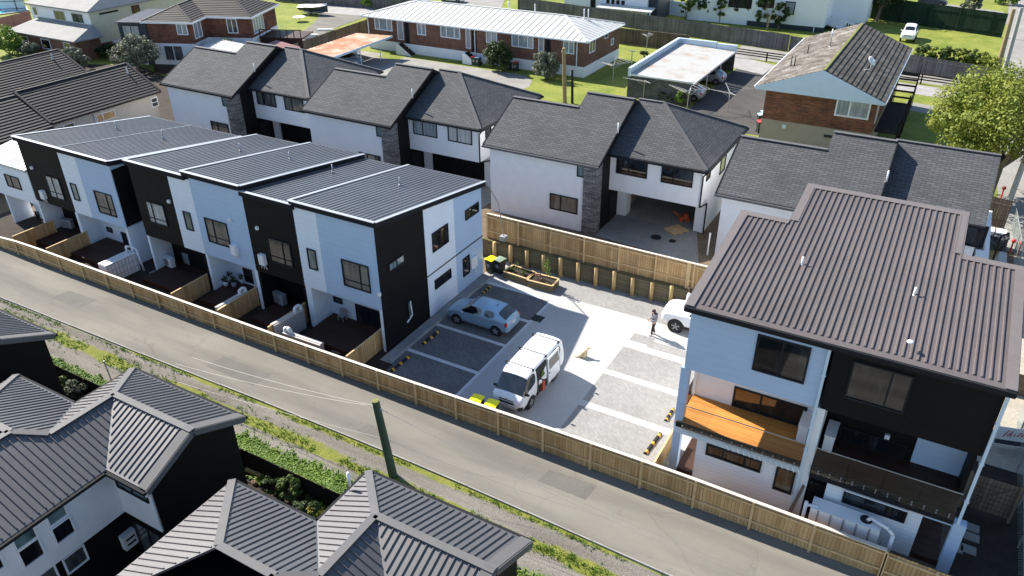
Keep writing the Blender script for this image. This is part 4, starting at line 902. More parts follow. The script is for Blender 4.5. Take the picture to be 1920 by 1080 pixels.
# ================================================================ FAR HOUSES
def PP(px, py, o, n): o, n = V(o), V(n); d = ray(px, py); return CAM + d*((o-CAM).dot(n)/d.dot(n))
def wpl(par, o, u, n, TL, BR, **k):
    o, u, n = V(o), V(u), V(n); a = PP(*TL, o, n)-o; b = PP(*BR, o, n)-o; return win(par, V((o.x, o.y, 0)), u, n, a.dot(u), b.dot(u), b.z+o.z, a.z+o.z, **k)
# long brick units
R = thing('brick_house', 'long single storey brick units with a white hipped roof', 'house', (-50, 83, UP))
yl, xr_ = 78.35, -35.35
wallbox(R, -65.2, xr_, yl, 88.2, 2.35, 5.15, 'brick'); wallbox(R, -65.22, xr_+.02, yl-.02, 88.2, UP, 2.35, 'white', 'base_wall')
e = 5.2; k = (6.55-e)/5.2
rf = roof(R, [[(-65.8, 78.0, e), (-34.95, 78.0, e), (-40.2, 83.25, 6.55), (-60.5, 83.25, 6.55)], [(-34.95, 78, e), (-34.95, 88.5, e), (-40.2, 83.25, 6.55)], [(-34.95, 88.5, e), (-65.8, 88.5, e), (-60.5, 83.25, 6.55), (-40.2, 83.25, 6.55)], [(-65.8, 88.5, e), (-65.8, 78, e), (-60.5, 83.25, 6.55)]], 'roofw', 'rib', .8, .16, h=.05, w=.07)
caps(rf, [((-40.2, 83.25, 6.55), (-60.5, 83.25, 6.55)), ((-34.95, 78, e), (-40.2, 83.25, 6.55)), ((-65.8, 78, e), (-60.5, 83.25, 6.55)), ((-34.95, 88.5, e), (-40.2, 83.25, 6.55))], 'roofw', .3, .05)
m = MB(); m.box(-65.8, -34.9, 77.86, 78.0, e-.16, e-.02); m.box(-34.95, -34.82, 77.86, 88.5, e-.16, e-.02); m.build('gutter', 'framew', rf)
for a, b, mu in (((703, 34), (735, 57), (.25, .72)), ((783, 44), (798, 65), (.5,)), ((827, 49), (862, 72), (.28, .72)), ((913, 59), (931, 80), (.5,)), ((961, 65), (999, 90), (.3, .75)), ((1058, 78), (1075, 100), (.5,))):
    wy(R, yl, a, b, fm='framew', pm='glassn', mull=mu, fw=.11)
for a, b in (((745, 39), (757, 74)), ((874, 54), (882, 90)), ((1011, 70), (1019, 96))):
    wy(R, yl, a, b, fm='framew', pm='plasticg', name='door', fw=.08); p = PY(b[0]+2, b[1], yl)
    m = MB(); m.box(p.x+.1, p.x+.75, yl-.03, yl-.01, 2.4, 4.9); m.build('entry_recess', 'fascia', R)
    m = MB()
    for i in range(6): m.box(p.x-.6+i*.3, p.x+.9, yl-1.25, yl-.02, UP, 2.4-i*.19) if False else m.box(p.x-.5, p.x-.2+i*.33, yl-1.1, yl-.02, UP+.02, 2.4-i*.2)
    s = m.build('steps', 'soil', R); m = MB(); m.prism([(p.x-.55, yl-1.2, UP), (p.x+1.7, yl-1.2, UP), (p.x-.2, yl-1.2, 2.45), (p.x-.55, yl-1.2, 2.45)], (0, .1, 0)); m.build('side_wall', 'white', s)
wx(R, xr_, (1106, 79), (1114.5, 94), fm='framew', mull=(.5,), fw=.1); wx(R, xr_, (1134, 66), (1139, 69), fm='framew', fw=.08); wx(R, xr_, (1146, 74), (1149.5, 82), fm='framew', pm='glassn', fw=.08)
for px in (692, 890, 1083): p = PY(px, 60, yl-.1); m = MB(); m.tube((p.x, yl-.12, UP), (p.x, yl-.12, 5.1), .06); m.build('downpipe', 'framew', R)
for px, py in ((1095, 33), (1103, 33), (953, 17), (1003, 23)): p = PY(px, py, 84.6); vent(R, (p.x, 84.6, 6.1), 1.1, .07)
# rusty carport
R = thing('carport', 'open carport with a rust streaked iron roof and thin white posts', 'carport', (-62, 70.5, UP))
rf = roof(R, [[(-64.3, 65.0, 3.55), (-59.75, 65.6, 3.45), (-59.9, 76.4, 3.6), (-64.4, 75.2, 3.7)]], 'rust', 'rib', .5, .08, h=.04, w=.08)
m = MB(); m.bar((-59.72, 65.6, 3.35), (-59.87, 76.4, 3.5), .06, .24); m.bar((-64.3, 64.98, 3.45), (-59.75, 65.58, 3.35), .06, .24); m.build('fascia', 'bluew', rf)
for x, y in ((-59.9, 66.2), (-60.0, 70.4), (-60.0, 74.0), (-64.1, 75)): m = MB(); m.tube((x, y, UP), (x, y, 3.5), .05); m.build('post', 'framew', R)
m = MB(); m.box(-64.4, -64.25, 65.2, 75, UP, 3.4); m.box(-64.3, -60.6, 65.3, 65.4, UP, 3.2); m.build('wall', 'bluew', R)
# small garage with white roof, red roofed shed
R = thing('garage', 'garage with a white gabled roof carrying a rusty patch', 'garage', (-72, 60, UP))
fl, bl = P(349, 104, 3.7), P(404, 72, 3.7); rfp, rbk = P(448, 120, 4.5), P(466, 84, 4.5); fr, br = P(505, 136, 3.7), P(540, 104, 3.7)
rf = roof(R, [[fl, rfp, rbk, bl], [rfp, fr, br, rbk]], 'roofw', 'rib', .7, .1, h=.03, w=.05)
p = [P(a, b, 4.05)+Z*.12 for a, b in ((366, 101), (392, 92), (396, 95), (368, 105))]; m = MB()
for i in range(7): q = p[0].lerp(p[1], i/6.5)+V((ru(-.1, .1), ru(-.1, .1), -.03)); m.box(q.x-.14, q.x+.16, q.y-.12, q.y+.12, q.z-.12, q.z-.03)
m.build('rust_flake', 'redroof', rf)
ins = lambda q, c, f: V((q.x+(c.x-q.x)*f, q.y+(c.y-q.y)*f, 0))
c = (fl+bl+fr+br)/4; m = MB(); m.prism([ins(q, c, .05)+Z*UP for q in (fl, fr, br, bl)], Z*2.4); m.build('wall', 'navy', R)
R = thing('shed', 'small shed with a faded red ribbed roof behind the white garage', 'shed', (-69, 67, UP))
q = [P(a, b, 3.4) for a, b in ((478, 92), (518, 75), (563, 88), (528, 107))]; roof(R, [q], 'redroof', 'rib', .4, .1, h=.04)
c = sum(q, V((0, 0, 0)))/4; m = MB(); m.prism([ins(v, c, .06)+Z*UP for v in q], Z*2.1); m.build('wall', 'beige', R)
# brick house on white base, turned to the street
ang = math.radians(22); O = V((-82.65, 59.31, 0)); u, v = V((math.cos(ang), math.sin(ang), 0)), V((-math.sin(ang), math.cos(ang), 0))
R = thing('brick_house', 'two storey red brick house with dark tiled hips on a white base', 'house', tuple(O+u*6+v*5+Z*UP), None, ang)
TT = Matrix.Translation(O) @ Matrix.Rotation(ang, 4, 'Z'); L = lambda a, b, zz: TT @ V((a, b, zz)); hz = lambda d: 6.2+.42*d
for a, b, c_, d in ((.4, 5.8, .4, 11), (5.8, 11.4, 3.9, 11.4)):
    wallbox(R, a, b, c_, d, 3.7, 6.15, 'brickr', T=TT); wallbox(R, a, b+.01, c_-.02, d, UP, 3.7, 'white', 'base_wall', T=TT)
pl = [[L(0, 0, 6.2), L(6.2, 0, 6.2), L(3.1, 3.1, hz(3.1))], [L(6.2, 0, 6.2), L(6.2, 3.5, 6.2), L(3.1, 6.6, hz(3.1)), L(3.1, 3.1, hz(3.1))], [L(6.2, 3.5, 6.2), L(11.8, 3.5, 6.2), L(7.65, 7.65, hz(4.15)), L(2.05, 7.65, hz(4.15)), L(3.1, 6.6, hz(3.1))],
      [L(11.8, 3.5, 6.2), L(11.8, 11.8, 6.2), L(7.65, 7.65, hz(4.15))], [L(0, 0, 6.2), L(3.1, 3.1, hz(3.1)), L(3.1, 6.6, hz(3.1)), L(0, 9.7, 6.2)], [L(11.8, 11.8, 6.2), L(0, 11.8, 6.2), L(2.05, 7.65, hz(4.15)), L(7.65, 7.65, hz(4.15))]]
rf = roof(R, pl, 'tile', 'tile', .36, .14, h=.05)
caps(rf, [(L(0, 0, 6.2), L(3.1, 3.1, hz(3.1))), (L(6.2, 0, 6.2), L(3.1, 3.1, hz(3.1))), (L(3.1, 3.1, hz(3.1)), L(3.1, 6.6, hz(3.1))), (L(11.8, 3.5, 6.2), L(7.65, 7.65, hz(4.15))), (L(7.65, 7.65, hz(4.15)), L(2.05, 7.65, hz(4.15)))], 'tile', .25, .06)
m = MB(); 
for a, b in ((L(-.05, -.06, 6.1), L(6.25, -.06, 6.1)), (L(6.26, -.05, 6.1), L(6.26, 3.44, 6.1)), (L(6.26, 3.44, 6.1), L(11.85, 3.44, 6.1)), (L(11.86, 3.44, 6.1), L(11.86, 11.8, 6.1))): m.bar(a, b, .12, .2)
m.build('gutter', 'framew', rf)
o1 = L(0, .4, 0); n1 = -v; o2 = L(0, 3.9, 0); n3 = u; o3 = L(11.4, 0, 0)
wpl(R, o1, u, n1, (331, 46), (352, 64), fm='framew', pm='glassn', mull=(.5,), fw=.1); wpl(R, L(0, .38, 0), u, n1, (307, 86), (346, 113), fm='framew', pm='glassc', mull=(.5,), fw=.1)
wpl(R, o2, u, n1, (425, 36), (446, 61), fm='framew', pm='glassc', mull=(.5,), fw=.1)
win(R, L(5.8, 0, 0), v, u, 1.0, 2.6, 4.2, 6.0, fm='framew', pm='glassn', mull=(.5,), fw=.1); win(R, o3, v, u, 4.6, 7.4, 4.1, 5.95, fm='framew', pm='glassn', mull=(.25, .5, .75), fw=.1)
wallbox(R, -3.1, .35, .3, 7, UP, 6.0, 'navy', 'annexe', T=TT); roof(R, [[L(-3.3, .1, 6.05), L(.3, .1, 6.05), L(.3, 7.2, 6.2), L(-3.3, 7.2, 6.2)]], 'roofd', 'rib', .35, .1, name='annexe_roof')
win(R, L(0, .3, 0), u, n1, -2.6, -.6, 4.3, 5.6, fm='frame', pm='glassn', mull=(.5,)); win(R, L(0, .3, 0), u, n1, -2.6, -.5, 1.3, 3.4, fm='framew', pm='glassc', mull=(.5,), fw=.12)
wallbox(R, 12, 20, 2.2, 2.4, UP, 2.4, 'white', 'ramp_wall', T=TT)
m = MB(TT); m.box(11.6, 17, 5.2, 9, 3.4, 3.55)
for i in range(7): m.box(11.7+i*.85, 11.78+i*.85, 5.2, 5.28, 2.6, 4.5)
m.box(11.7, 17, 5.2, 5.26, 4.4, 4.5); m.box(11.7, 17, 5.18, 5.24, 2.3, 3.4); m.build('deck', 'deckd', R)
# grey roofed house, top left
R = thing('cream_house', 'two storey white and cream house with a plain light grey roof', 'house', (-98, 64, UP))
wallbox(R, -103.9, -92.1, 59.4, 66, 3.9, 6.4, 'whiteb'); wallbox(R, -92.12, -92.05, 59.4, 78, 2.6, 6.4, 'cream', 'side_wall'); wallbox(R, -103, -92.1, 66, 78, UP, 6.4, 'cream'); wallbox(R, -92.13, -92.03, 59.4, 78, UP, 2.6, 'brick', 'base_wall')
roof(R, [[(-104.3, 59, 6.5), (-91.7, 59, 6.5), (-94, 64.5, 8.2), (-102, 64.5, 8.2)], [(-91.7, 59, 6.5), (-91.7, 79, 6.5), (-98, 72, 8.6), (-94, 64.5, 8.2)]], 'roofg', th=.16)
wallbox(R, -103.6, -91.2, 56.2, 59.4, UP, 3.7, 'brick', 'lower_wall'); roof(R, [[(-104.2, 55.75, 3.75), (-90.8, 55.75, 3.75), (-91.9, 59.4, 4.9), (-102.5, 59.4, 4.9)], [(-90.8, 55.75, 3.75), (-90.4, 59.4, 3.75), (-91.9, 59.4, 4.9)]], 'roofg', name='lower_roof')
for a, b in (((61, 13), (72, 28)), ((100, 19), (125, 39)), ((133, 24), (159, 44))): wy(R, 59.4, a, b, fm='framew', pm='glassc', fw=.08)
for a, b in (((37, 67), (56, 85)), ((77, 73), (97, 92)), ((119, 80), (135, 98))): wy(R, 56.2, a, b, fm='framew', pm='glass', fw=.08)
wx(R, -92.05, (187, 27), (220, 19), fm='frame', mull=(.5,)); wx(R, -92.05, (246, 12), (262, 22), fm='frame')
heatpump((-90.6, 61.2, 2.0), 1.57, 'white heat pump on the brick base of the cream house', s=1.2)
# dark tiled houses on the left
R = thing('tiled_house', 'long low beige house with dark tiled gable roof behind the black terrace', 'house', (-68.3, 41, UP))
roof(R, [[(-64.35, 35.6, 3.9), (-64.2, 46.5, 3.9), (-68.35, 46.5, 6.0), (-68.45, 35.6, 6.0)], [(-68.35, 46.5, 6.0), (-68.45, 35.6, 6.0), (-72.6, 35.6, 3.9), (-72.6, 46.5, 3.9)]], 'tile', 'tile', .34, .14, h=.055)
roof(R, [[(-64.0, 27, 3.75), (-64.0, 35.55, 3.75), (-68.2, 35.55, 5.8), (-68.2, 27, 5.8)], [(-68.2, 35.55, 5.8), (-68.2, 27, 5.8), (-72.4, 27, 3.75), (-72.4, 35.55, 3.75)]], 'tile', 'tile', .34, .14, h=.055, name='lower_roof')
caps(R, [((-68.4, 35.6, 6.0), (-68.35, 46.5, 6.0)), ((-68.2, 27, 5.8), (-68.2, 35.5, 5.8)), ((-64.25, 46.45, 3.95), (-68.35, 46.45, 6.05)), ((-64.3, 35.62, 3.95), (-68.4, 35.62, 6.05))], 'tile', .22, .06)
wallbox(R, -72, -64.75, 35.8, 46.2, UP, 3.85, 'beige'); m = MB(); m.prism([(-72, 46.2, 3.8), (-64.75, 46.2, 3.8), (-68.35, 46.2, 5.8)], (0, -.1, 0)); m.build('gable', 'beige', R)
wallbox(R, -72, -64.5, 27, 35.6, UP, 3.7, 'beige')
wx(R, -64.75, (180, 217), (216, 219), fm='framew', pm='pine', mull=(.35,), fw=.08); wx(R, -64.75, (283, 186), (296, 197), fm='framew', pm='glassc', hm=(.5,), fw=.08); wx(R, -64.75, (106, 240), (140, 240), fm='framew', mull=(.4,), fw=.08)  # first pane: reflection of a pine fence painted on with the paling material
m = MB(); p = PX(176, 215, -64.7); m.tube((-64.68, p.y, UP), (-64.68, p.y, 3.8), .05); m.build('downpipe', 'framew', R)
for px, py in ((119, 116), (247, 138)):
    p = P(px, py, 5.5) if px > 200 else None
    if p: vent(R, (-67.2, 45.6, 5.4), .5, .07, 'steel')
R = thing('tiled_house', 'dark tiled gable roof house in the second row at the left edge', 'house', (-79, 40, UP))
roof(R, [[(-75.0, 26, 3.9), (-75.0, 46.9, 3.9), (-79.3, 46.9, 6.0), (-79.3, 26, 6.0)], [(-79.3, 46.9, 6.0), (-79.3, 26, 6.0), (-83.6, 26, 3.9), (-83.6, 46.9, 3.9)]], 'tile', 'tile', .34, .14, h=.055)
caps(R, [((-79.3, 26, 6.0), (-79.3, 46.9, 6.0)), ((-75.05, 46.85, 3.95), (-79.3, 46.85, 6.05))], 'tile', .22, .06); wallbox(R, -83, -75.5, 26.4, 46.5, UP, 3.85, 'beige')
m = MB(); m.prism([(-83, 46.5, 3.8), (-75.5, 46.5, 3.8), (-79.3, 46.5, 5.8)], (0, -.1, 0)); m.build('gable', 'beige', R); vent(R, (-78.2, 45.4, 5.5), .5, .07, 'steel')
# white roofed carport with parapet
R = thing('carport', 'block carport with flat white roof, raised parapet and two silver cars', 'carport', (-25, 81, UP))
rf = roof(R, [[(-28.2, 74.0, 3.62), (-21.7, 74.0, 3.4), (-21.7, 88.8, 3.4), (-28.2, 88.8, 3.62)]], 'roofwr', th=.12)
m = MB(); m.box(-28.5, -28.2, 73.95, 89.1, 3.3, 4.15); m.build('parapet', 'blockw' if 'blockw' in MT else 'bluew', R); m = MB(); m.box(-28.2, -23.9, 88.8, 89.1, 3.3, 4.15); m.box(-23.8, -21.6, 88.8, 89.1, 3.3, 4.02); m.build('parapet', 'bluew', R)
wallbox(R, -28.5, -21.8, 74.02, 74.2, UP, 3.45, 'blockgrey'); wallbox(R, -28.48, -28.25, 74.2, 88.8, UP, 3.3, 'blockgrey'); wallbox(R, -28.2, -21.7, 88.85, 89.05, UP, 3.3, 'blockgrey')
m = MB(); m.box(-21.72, -21.66, 73.95, 88.8, 3.18, 3.4); m.box(-28.2, -21.7, 73.93, 74.0, 3.4, 3.55); m.build('fascia', 'framew', rf)
for y in (74.15, 79.2, 84): m = MB(); m.tube((-21.85, y, UP), (-21.85, y, 3.3), .05); m.build('post', 'framew', R)
# brown tiled brick house
R = thing('brick_house', 'two storey brick house with lichen covered brown tiles and pale blue gable', 'house', (-9, 75, UP))
xl_, xr2, yg = -13.15, -4.55, 66.1
bz = PY(1432, 222, yg).z
wallbox(R, xl_, xr2, yg, 84.8, bz, 6.4, 'brickr'); wallbox(R, xl_-.02, xr2+.02, yg-.02, 84.8, UP, bz, 'tan', 'base_wall')
ex0, ex1, y0, y1, e, rx, rz = -13.95, -4.0, 65.45, 85.3, 6.35, -8.85, 8.25
rf = roof(R, [[(ex0, y0, e), (rx, y0, rz), (rx, y1, rz), (ex0, y1, e)]], 'tileg', 'tile', .36, .12, h=.045)
r2 = roof(R, [[(ex1, y0, e), (ex1, y1, e), (rx, y1, rz), (rx, y0, rz)]], 'tileb', 'tile', .42, .12, h=.06)
caps(rf, [((rx, y0, rz), (rx, y1, rz))], 'poletop', .22, .06)
m = MB(); m.prism([(ex0, y0-.02, e-.22), (ex1, y0-.02, e-.22), (ex1, y0-.02, e+.0), (rx, y0-.02, rz+.0), (ex0, y0-.02, e)], (0, .08, 0)); m.build('gable', 'bluew', R)
m = MB(); m.box(ex1, ex1+.12, y0, y1, e-.15, e); m.build('gutter', 'framew', r2); m = MB(); m.box(ex0-.12, ex0, y0, y1, e-.15, e); m.build('gutter', 'framew', rf)
m = MB(); m.box(ex0, ex1, y0+.06, yg, e-.25, e-.18); m.build('soffit', 'bluew', R)
wy(R, yg, (1573, 185), (1625, 222), fm='framew', pm='glassn', mull=(.4,), fw=.12); p = PY(1470, 237, yg-.02); m = MB(); m.box(p.x-.14, p.x+.14, yg-.06, yg-.02, p.z-.16, p.z+.16); m.build('vent_plate', 'bluew', R)
m = MB(); p = PY(1545, 254, yg-.02); m.box(p.x, p.x+3, yg-.1, yg-.02, p.z-.1, p.z+.1); m.build('slot_vent', 'rubber', R)
win(R, (xr2, 0, 0), Y, X, 67.2, 68.2, 4.2, 6.0, fm='framew', pm='glassn', fw=.1)
for px, py, hh in ((1555, 92, 1.6), (1516, 90, .8), (1485, 110, .9), (1491, 113, .9)): p = P(px, py, 7.6); p.z = e+(p.x-ex0)/(rx-ex0)*(rz-e); vent(R, p, hh, .05, 'steel' if hh > 1 else 'rubber')
d = P(1632, 128, 7.6)+Z*.25; m = MB(); rot = Matrix.Rotation(.9, 3, 'Y') @ Matrix.Rotation(.3, 3, 'X')
m.ball(d+Z*.35, (.42, .42, .07), 14, 6, rot=rot); m.path([d-Z*.35, d+Z*.3], .03); m.path([d-Z*.3+V((-.4, -.5, 0)), d-Z*.35], .03); m.path([d+Z*.3, d+V((.35, -.3, .5))], .015); m.build('satellite_dish', 'plasticw', R, True)
m = MB()
for i in range(9): m.box(-4.4+.0, -2.7, 84-i*.95, 84-i*.95+.42, 4.2-i*.33, 4.28-i*.33)
for xx in (-4.4, -2.7): m.bar((xx, 84.2, 4.2), (xx, 75.8, 1.3), .06, .2); m.bar((xx, 84.2, 5.2), (xx, 75.8, 2.3), .05, .06)
for i in range(4):
    for xx in (-4.4, -2.7): m.box(xx-.03, xx+.03, 83.5-i*2.4, 83.56-i*2.4, UP, 4.9-i*.83)
m.build('outside_stairs', 'darkwood', R)
m = MB(); m.box(-4.4, -2.6, 67, 75.5, 3.5, 3.62)
for y in (67.2, 70, 72.8, 75.3): m.box(-2.75, -2.62, y, y+.1, UP, 4.5)
m.box(-2.74, -2.66, 67, 75.4, 4.45, 4.53); m.build('side_landing', 'darkwood', R)
# top of the picture
R = thing('weatherboard_house', 'blue white weatherboard house with red roof edge above the grey fence', 'house', (-25, 118, UP)); yw = 113.5
xa, xb = PY(1288, 30, yw).x, PY(1545, 48, yw).x; zb2 = PY(1480, 46, yw).z
wallbox(R, xa, xb, yw, 124, zb2, 6.6, 'whiteb'); wallbox(R, PY(1400, 40, yw).x, xb-.1, yw+.1, 124, UP, zb2, 'navy', 'base_wall'); wallbox(R, xa, PY(1400, 40, yw).x, yw+.05, 124, UP, zb2, 'white', 'base_wall')
roof(R, [[(xa-.4, yw-.5, 6.7), (xb+.4, yw-.5, 6.7), (xb-3, yw+6, 8.6), (xa+3, yw+6, 8.6)], [(xb+.4, yw-.5, 6.7), (xb+.4, yw+12, 6.7), (xb-3, yw+6, 8.6)]], 'redroof', 'rib', .5, .14)
wy(R, yw, (1369, -6), (1407, 15), fm='frame', pm='glass', fw=.12); wy(R, yw, (1425, -8), (1449, 14), fm='frame', pm='glass', fw=.12); wy(R, yw, (1475, 4), (1487, 26), fm='frame', pm='glassn', fw=.12)
wallbox(R, xb, xb+4.4, yw+5, 124, zb2, 6.6, 'whiteb')
m = MB(); a = V((xb+.2, yw+3, zb2)); b = V((xb+4.6, yw+.5, UP+.2)); m.bar(a, b, 1.2, .2); m.bar(a+Z*1.0, b+Z*1.0, .1, .1)
for i in range(14): q = a.lerp(b, i/13)+V((0, -.55, 0)); m.box(q.x-.05, q.x+.05, q.y-.05, q.y+.05, q.z, q.z+1.0)
q0, q1 = a+V((0, -.55, 1.0)), b+V((0, -.55, 1.0)); m.bar(q0, q1, .1, .1); m.box(xb, xb+2.2, yw+2.5, yw+5, zb2-.1, zb2+.05); m.build('front_steps', 'framew', R)
m = MB(); m.tube((xb-1.2, yw-.15, UP), (xb-1.2, yw-.15, zb2), .06); m.build('post', 'framew', R)
R = thing('garage', 'white walled garage with four small windows and pale lean to roof', 'garage', (-36, 113, UP)); yq = 109.8
xa, xb = PY(1058, 10, yq).x, PY(1213, 20, yq).x; wallbox(R, xa, xb, yq, 117, UP, 5.2, 'white'); wallbox(R, xb, xb+1.4, yq+.4, 117, UP, 5.1, 'navy')
a, b = PY(1126, 14, yq).x, PY(1228, 20, yq).x; roof(R, [[(a, yq-1.6, 2.75), (b, yq-1.6, 2.75), (b, yq, 3.1), (a, yq, 3.1)]], 'roofw', name='lean_to_roof'); roof(R, [[(xa-.3, yq-.3, 5.3), (xb+.3, yq-.3, 5.3), (xb+.3, 117, 6.5), (xa-.3, 117, 6.5)]], 'redroof')
for i in range(4): x = PY(1137+i*9.4, 0, yq).x; zz = PY(1140, 10.5, yq).z; win(R, (0, yq, 0), X, -Y, x, x+.55, zz, zz+.9, fm='framew', fw=.05)
win(R, (0, yq, 0), X, -Y, PY(1108, 3, yq).x, PY(1116, 3, yq).x, UP+.8, 4.4, fm='frame', name='door')
m = MB(); m.box(b-.25, b-.1, yq-1.6, yq-1.45, UP, 2.75); m.build('post', 'framew', R)
R = thing('low_wall', 'pale blue garden wall between the white garage and the weatherboard house', 'wall', (-29, 112, UP))
a, b = P(1228, 24, 1.2), P(1292, 36, 1.2); m = MB(); m.bar((a.x, a.y, 2.2), (b.x+1, b.y+1, 2.2), .2, 2.0); m.build('wall_panel', 'bluew', R)
# ---------------------------------------------------------------- far fences
segfence('grey_fence', 'long weathered grey paling fence in front of the weatherboard house hedge', (-38.7, 104.2), (-18.3, 100.9), 2.0, 'greywood', 'greywood', UP, step=.3, post=5)
segfence('grey_fence', 'weathered grey paling fence behind the long white roof, left part', (-60, 107.8), (-38.75, 104.25), 2.0, 'greywood', 'greywood', UP, step=.3, post=5)
segfence('grey_fence', 'weathered grey paling fence below the hedge beside the lawn, right part', (-18.2, 100.85), (3.6, 95.6), 1.9, 'greywood', 'greywood', UP, step=.3, post=5)
a, b = P(1156, 52, 3.1), P(1288, 70, 3.1); segfence('old_fence', 'dark old brown paling fence behind the first clothesline', (a.x-.5, a.y), (b.x, b.y+1), 1.9, 'oldwood', 'oldwood', UP, step=.3, post=3, cap=1)
a, b = P(503, 99, 3.0), P(691, 36, 3.0); segfence('old_fence', 'old brown paling fence between the lawn and the rusty carport', (a.x, a.y), (b.x, b.y), 1.85, 'oldwood', 'oldwood', UP, step=.3, post=3)
segfence('green_fence', 'tall dark green board fence above the far lawn', (-12.5, 126.5), (4.4, 121.2), 3.0, 'greenwood', 'greenwood', UP, step=.3, post=4)
a, b = P(500, 18, UP), P(660, 12, UP); segfence('grey_fence', 'grey fence along the top behind the boat and driveway', (a.x-4, a.y+6), (b.x+14, b.y+1.5), 1.9, 'greywood', 'greywood', UP, step=.3, post=2.2)
def railfence(label, a, b, h, mat, n=2, post=4.2):
    a, b = V((*a, UP)), V((*b, UP)); t = thing('rail_fence', label, 'fence', tuple((a+b)/2)); L = (b-a).length; d = (b-a).normalized()
    m = MB()
    for i in range(n): k = h*(.45+.55*i/(max(1, n-1))); m.bar(a+Z*k, b+Z*k, .06, .12)
    m.build('rail', mat, t); q = 0
    while q < L: m = MB(); p = a+d*q; m.box(p.x-.07, p.x+.07, p.y-.07, p.y+.07, UP, UP+h+.05); m.build('post', mat, t); q += post
    return t
railfence('low black rail fence along the pale path behind the carport', (-23.6, 95.3), (3.8, 92.4), 1.0, 'darkwood', 3)
m = MB(); m.box(-86.5, -84.2, 47.4, 47.5, UP, 3); segfence('garden_fence', 'dark fence behind the farthest townhouse beside the beige house', (-64.0, 47.8), (-59.3, 47.2), 1.9, 'darkwood', 'darkwood', UP)
segfence('paling_fence', 'short new pine fence between the beige tiled house and the farthest townhouse', (-61.5, 43.6), (-58.9, 43.2), 1.3, 'pine', 'pinel', UP)
R = thing('pool', 'bright blue swimming pool in the top left corner', 'pool', tuple(P(20, 17, UP))); q = [P(a, b, UP+.1) for a, b in ((-14, 28), (-10, 12), (44, 9), (52, 20), (20, 24))]
m = MB(); m.prism([p-Z*.1 for p in q], Z*.1); m.build('water_surface', 'water', R); m = MB()
for a, b in zip(q, q[1:]+q[:1]): m.bar(a, b, .4, .12)
m.build('coping', 'concrete', R)
a, b = P(-5, 40, 2.4), P(57, 26, 2.4); segfence('red_fence', 'red brown board fence beside the blue pool', (a.x, a.y), (b.x, b.y), 1.6, 'redroof', 'redroof', UP, step=.3)
a, b = P(-5, 4, 2.6), P(45, 2, 2.6); segfence('pool_fence', 'pale panelled fence behind the blue pool', (a.x, a.y), (b.x, b.y), 1.8, 'bluew', 'navy', UP, step=1.2, post=2.4)
# ================================================================ VEHICLES
def shell(t, T0, st, glass, paint, dark=()):
    """lofted car shell: stations (x, z_low, half width, belt z, belt half width, roof z, roof half width), smoothed, then split into body, glass and trim"""
    rings = []
    for x, zb, hw, zl, hb, zr, hr in st:
        k = [(0, zb), (hw*.8, zb), (hw*.97, zb+.1), (hw*1.0, zb+(zl-zb)*.55), (hb, zl), (hb+(hr-hb)*.08, zl+(zr-zl)*.07), (hb+(hr-hb)*.94, zl+(zr-zl)*.92), (hr*.88, zr-.015), (hr*.5, zr+.02), (0, zr+.03)]
        rings.append([V((x, y, z)) for y, z in k] + [V((x, -y, z)) for y, z in k[-2:0:-1]])
    n = len(rings[0]); me = bpy.data.meshes.new('shell'); pts = [p for r in rings for p in r]; fs = []; mi = []
    for i in range(len(rings)-1):
        for j in range(n):
            fs.append((i*n+j, i*n+(j+1) % n, (i+1)*n+(j+1) % n, (i+1)*n+j)); jj = j if j < 9 else n-1-j
            k = 0
            for (a, b, c, d, s) in glass:
                if i == a and b <= jj <= c: k = s
            if (i, jj) in dark: k = 4
            mi.append(k)
    fs += [tuple(range(n-1, -1, -1)), tuple(range((len(rings)-1)*n, len(rings)*n))]; mi += [0, 0]
    me.from_pydata([tuple(p) for p in pts], [], fs)
    for k in range(5): me.materials.append(MT['white'])
    me.polygons.foreach_set('material_index', mi)
    o = bpy.data.objects.new('shell', me); C.objects.link(o); sb = o.modifiers.new('s', 'SUBSURF'); sb.levels = 2; sb.render_levels = 2
    cr = me.attributes.new('crease_edge', 'FLOAT', 'EDGE'); gl = {}
    for p in me.polygons:
        for e in p.edge_keys: gl.setdefault(e, set()).add(p.material_index)
    for e in me.edges: cr.data[e.index].value = .98 if len(gl.get(tuple(sorted(e.vertices)), {0})) > 1 else 0
    dg = bpy.context.evaluated_depsgraph_get(); ev = o.evaluated_get(dg).to_mesh()
    vs = [v.co.copy() for v in ev.vertices]; groups = {}
    for p in ev.polygons: groups.setdefault(p.material_index, []).append(list(p.vertices))
    bpy.data.objects.remove(o)
    def emit(name, polys, mat):
        idx = {}; mb = MB(); 
        for f in polys:
            for q in f:
                if q not in idx: idx[q] = len(mb.v); mb.v.append(T0 @ vs[q])
            mb.f.append([idx[q] for q in f]); mb.m.append(0)
        return mb.build(name, mat, t, True)
    body = emit('body', groups[0], paint)
    for k, polys in groups.items():
        if k == 0: continue
        par = {}
        def find(a):
            while par.setdefault(a, a) != a: a = par[a]
            return a
        for f in polys:
            for q in f[1:]: par[find(q)] = find(f[0])
        comp = {}
        for f in polys: comp.setdefault(find(f[0]), []).append(f)
        for c in comp.values(): emit({1: 'windscreen', 2: 'side_window', 3: 'rear_window', 4: 'bumper_trim'}[k], c, 'carglass' if k < 4 else 'dkplastic')
    return body
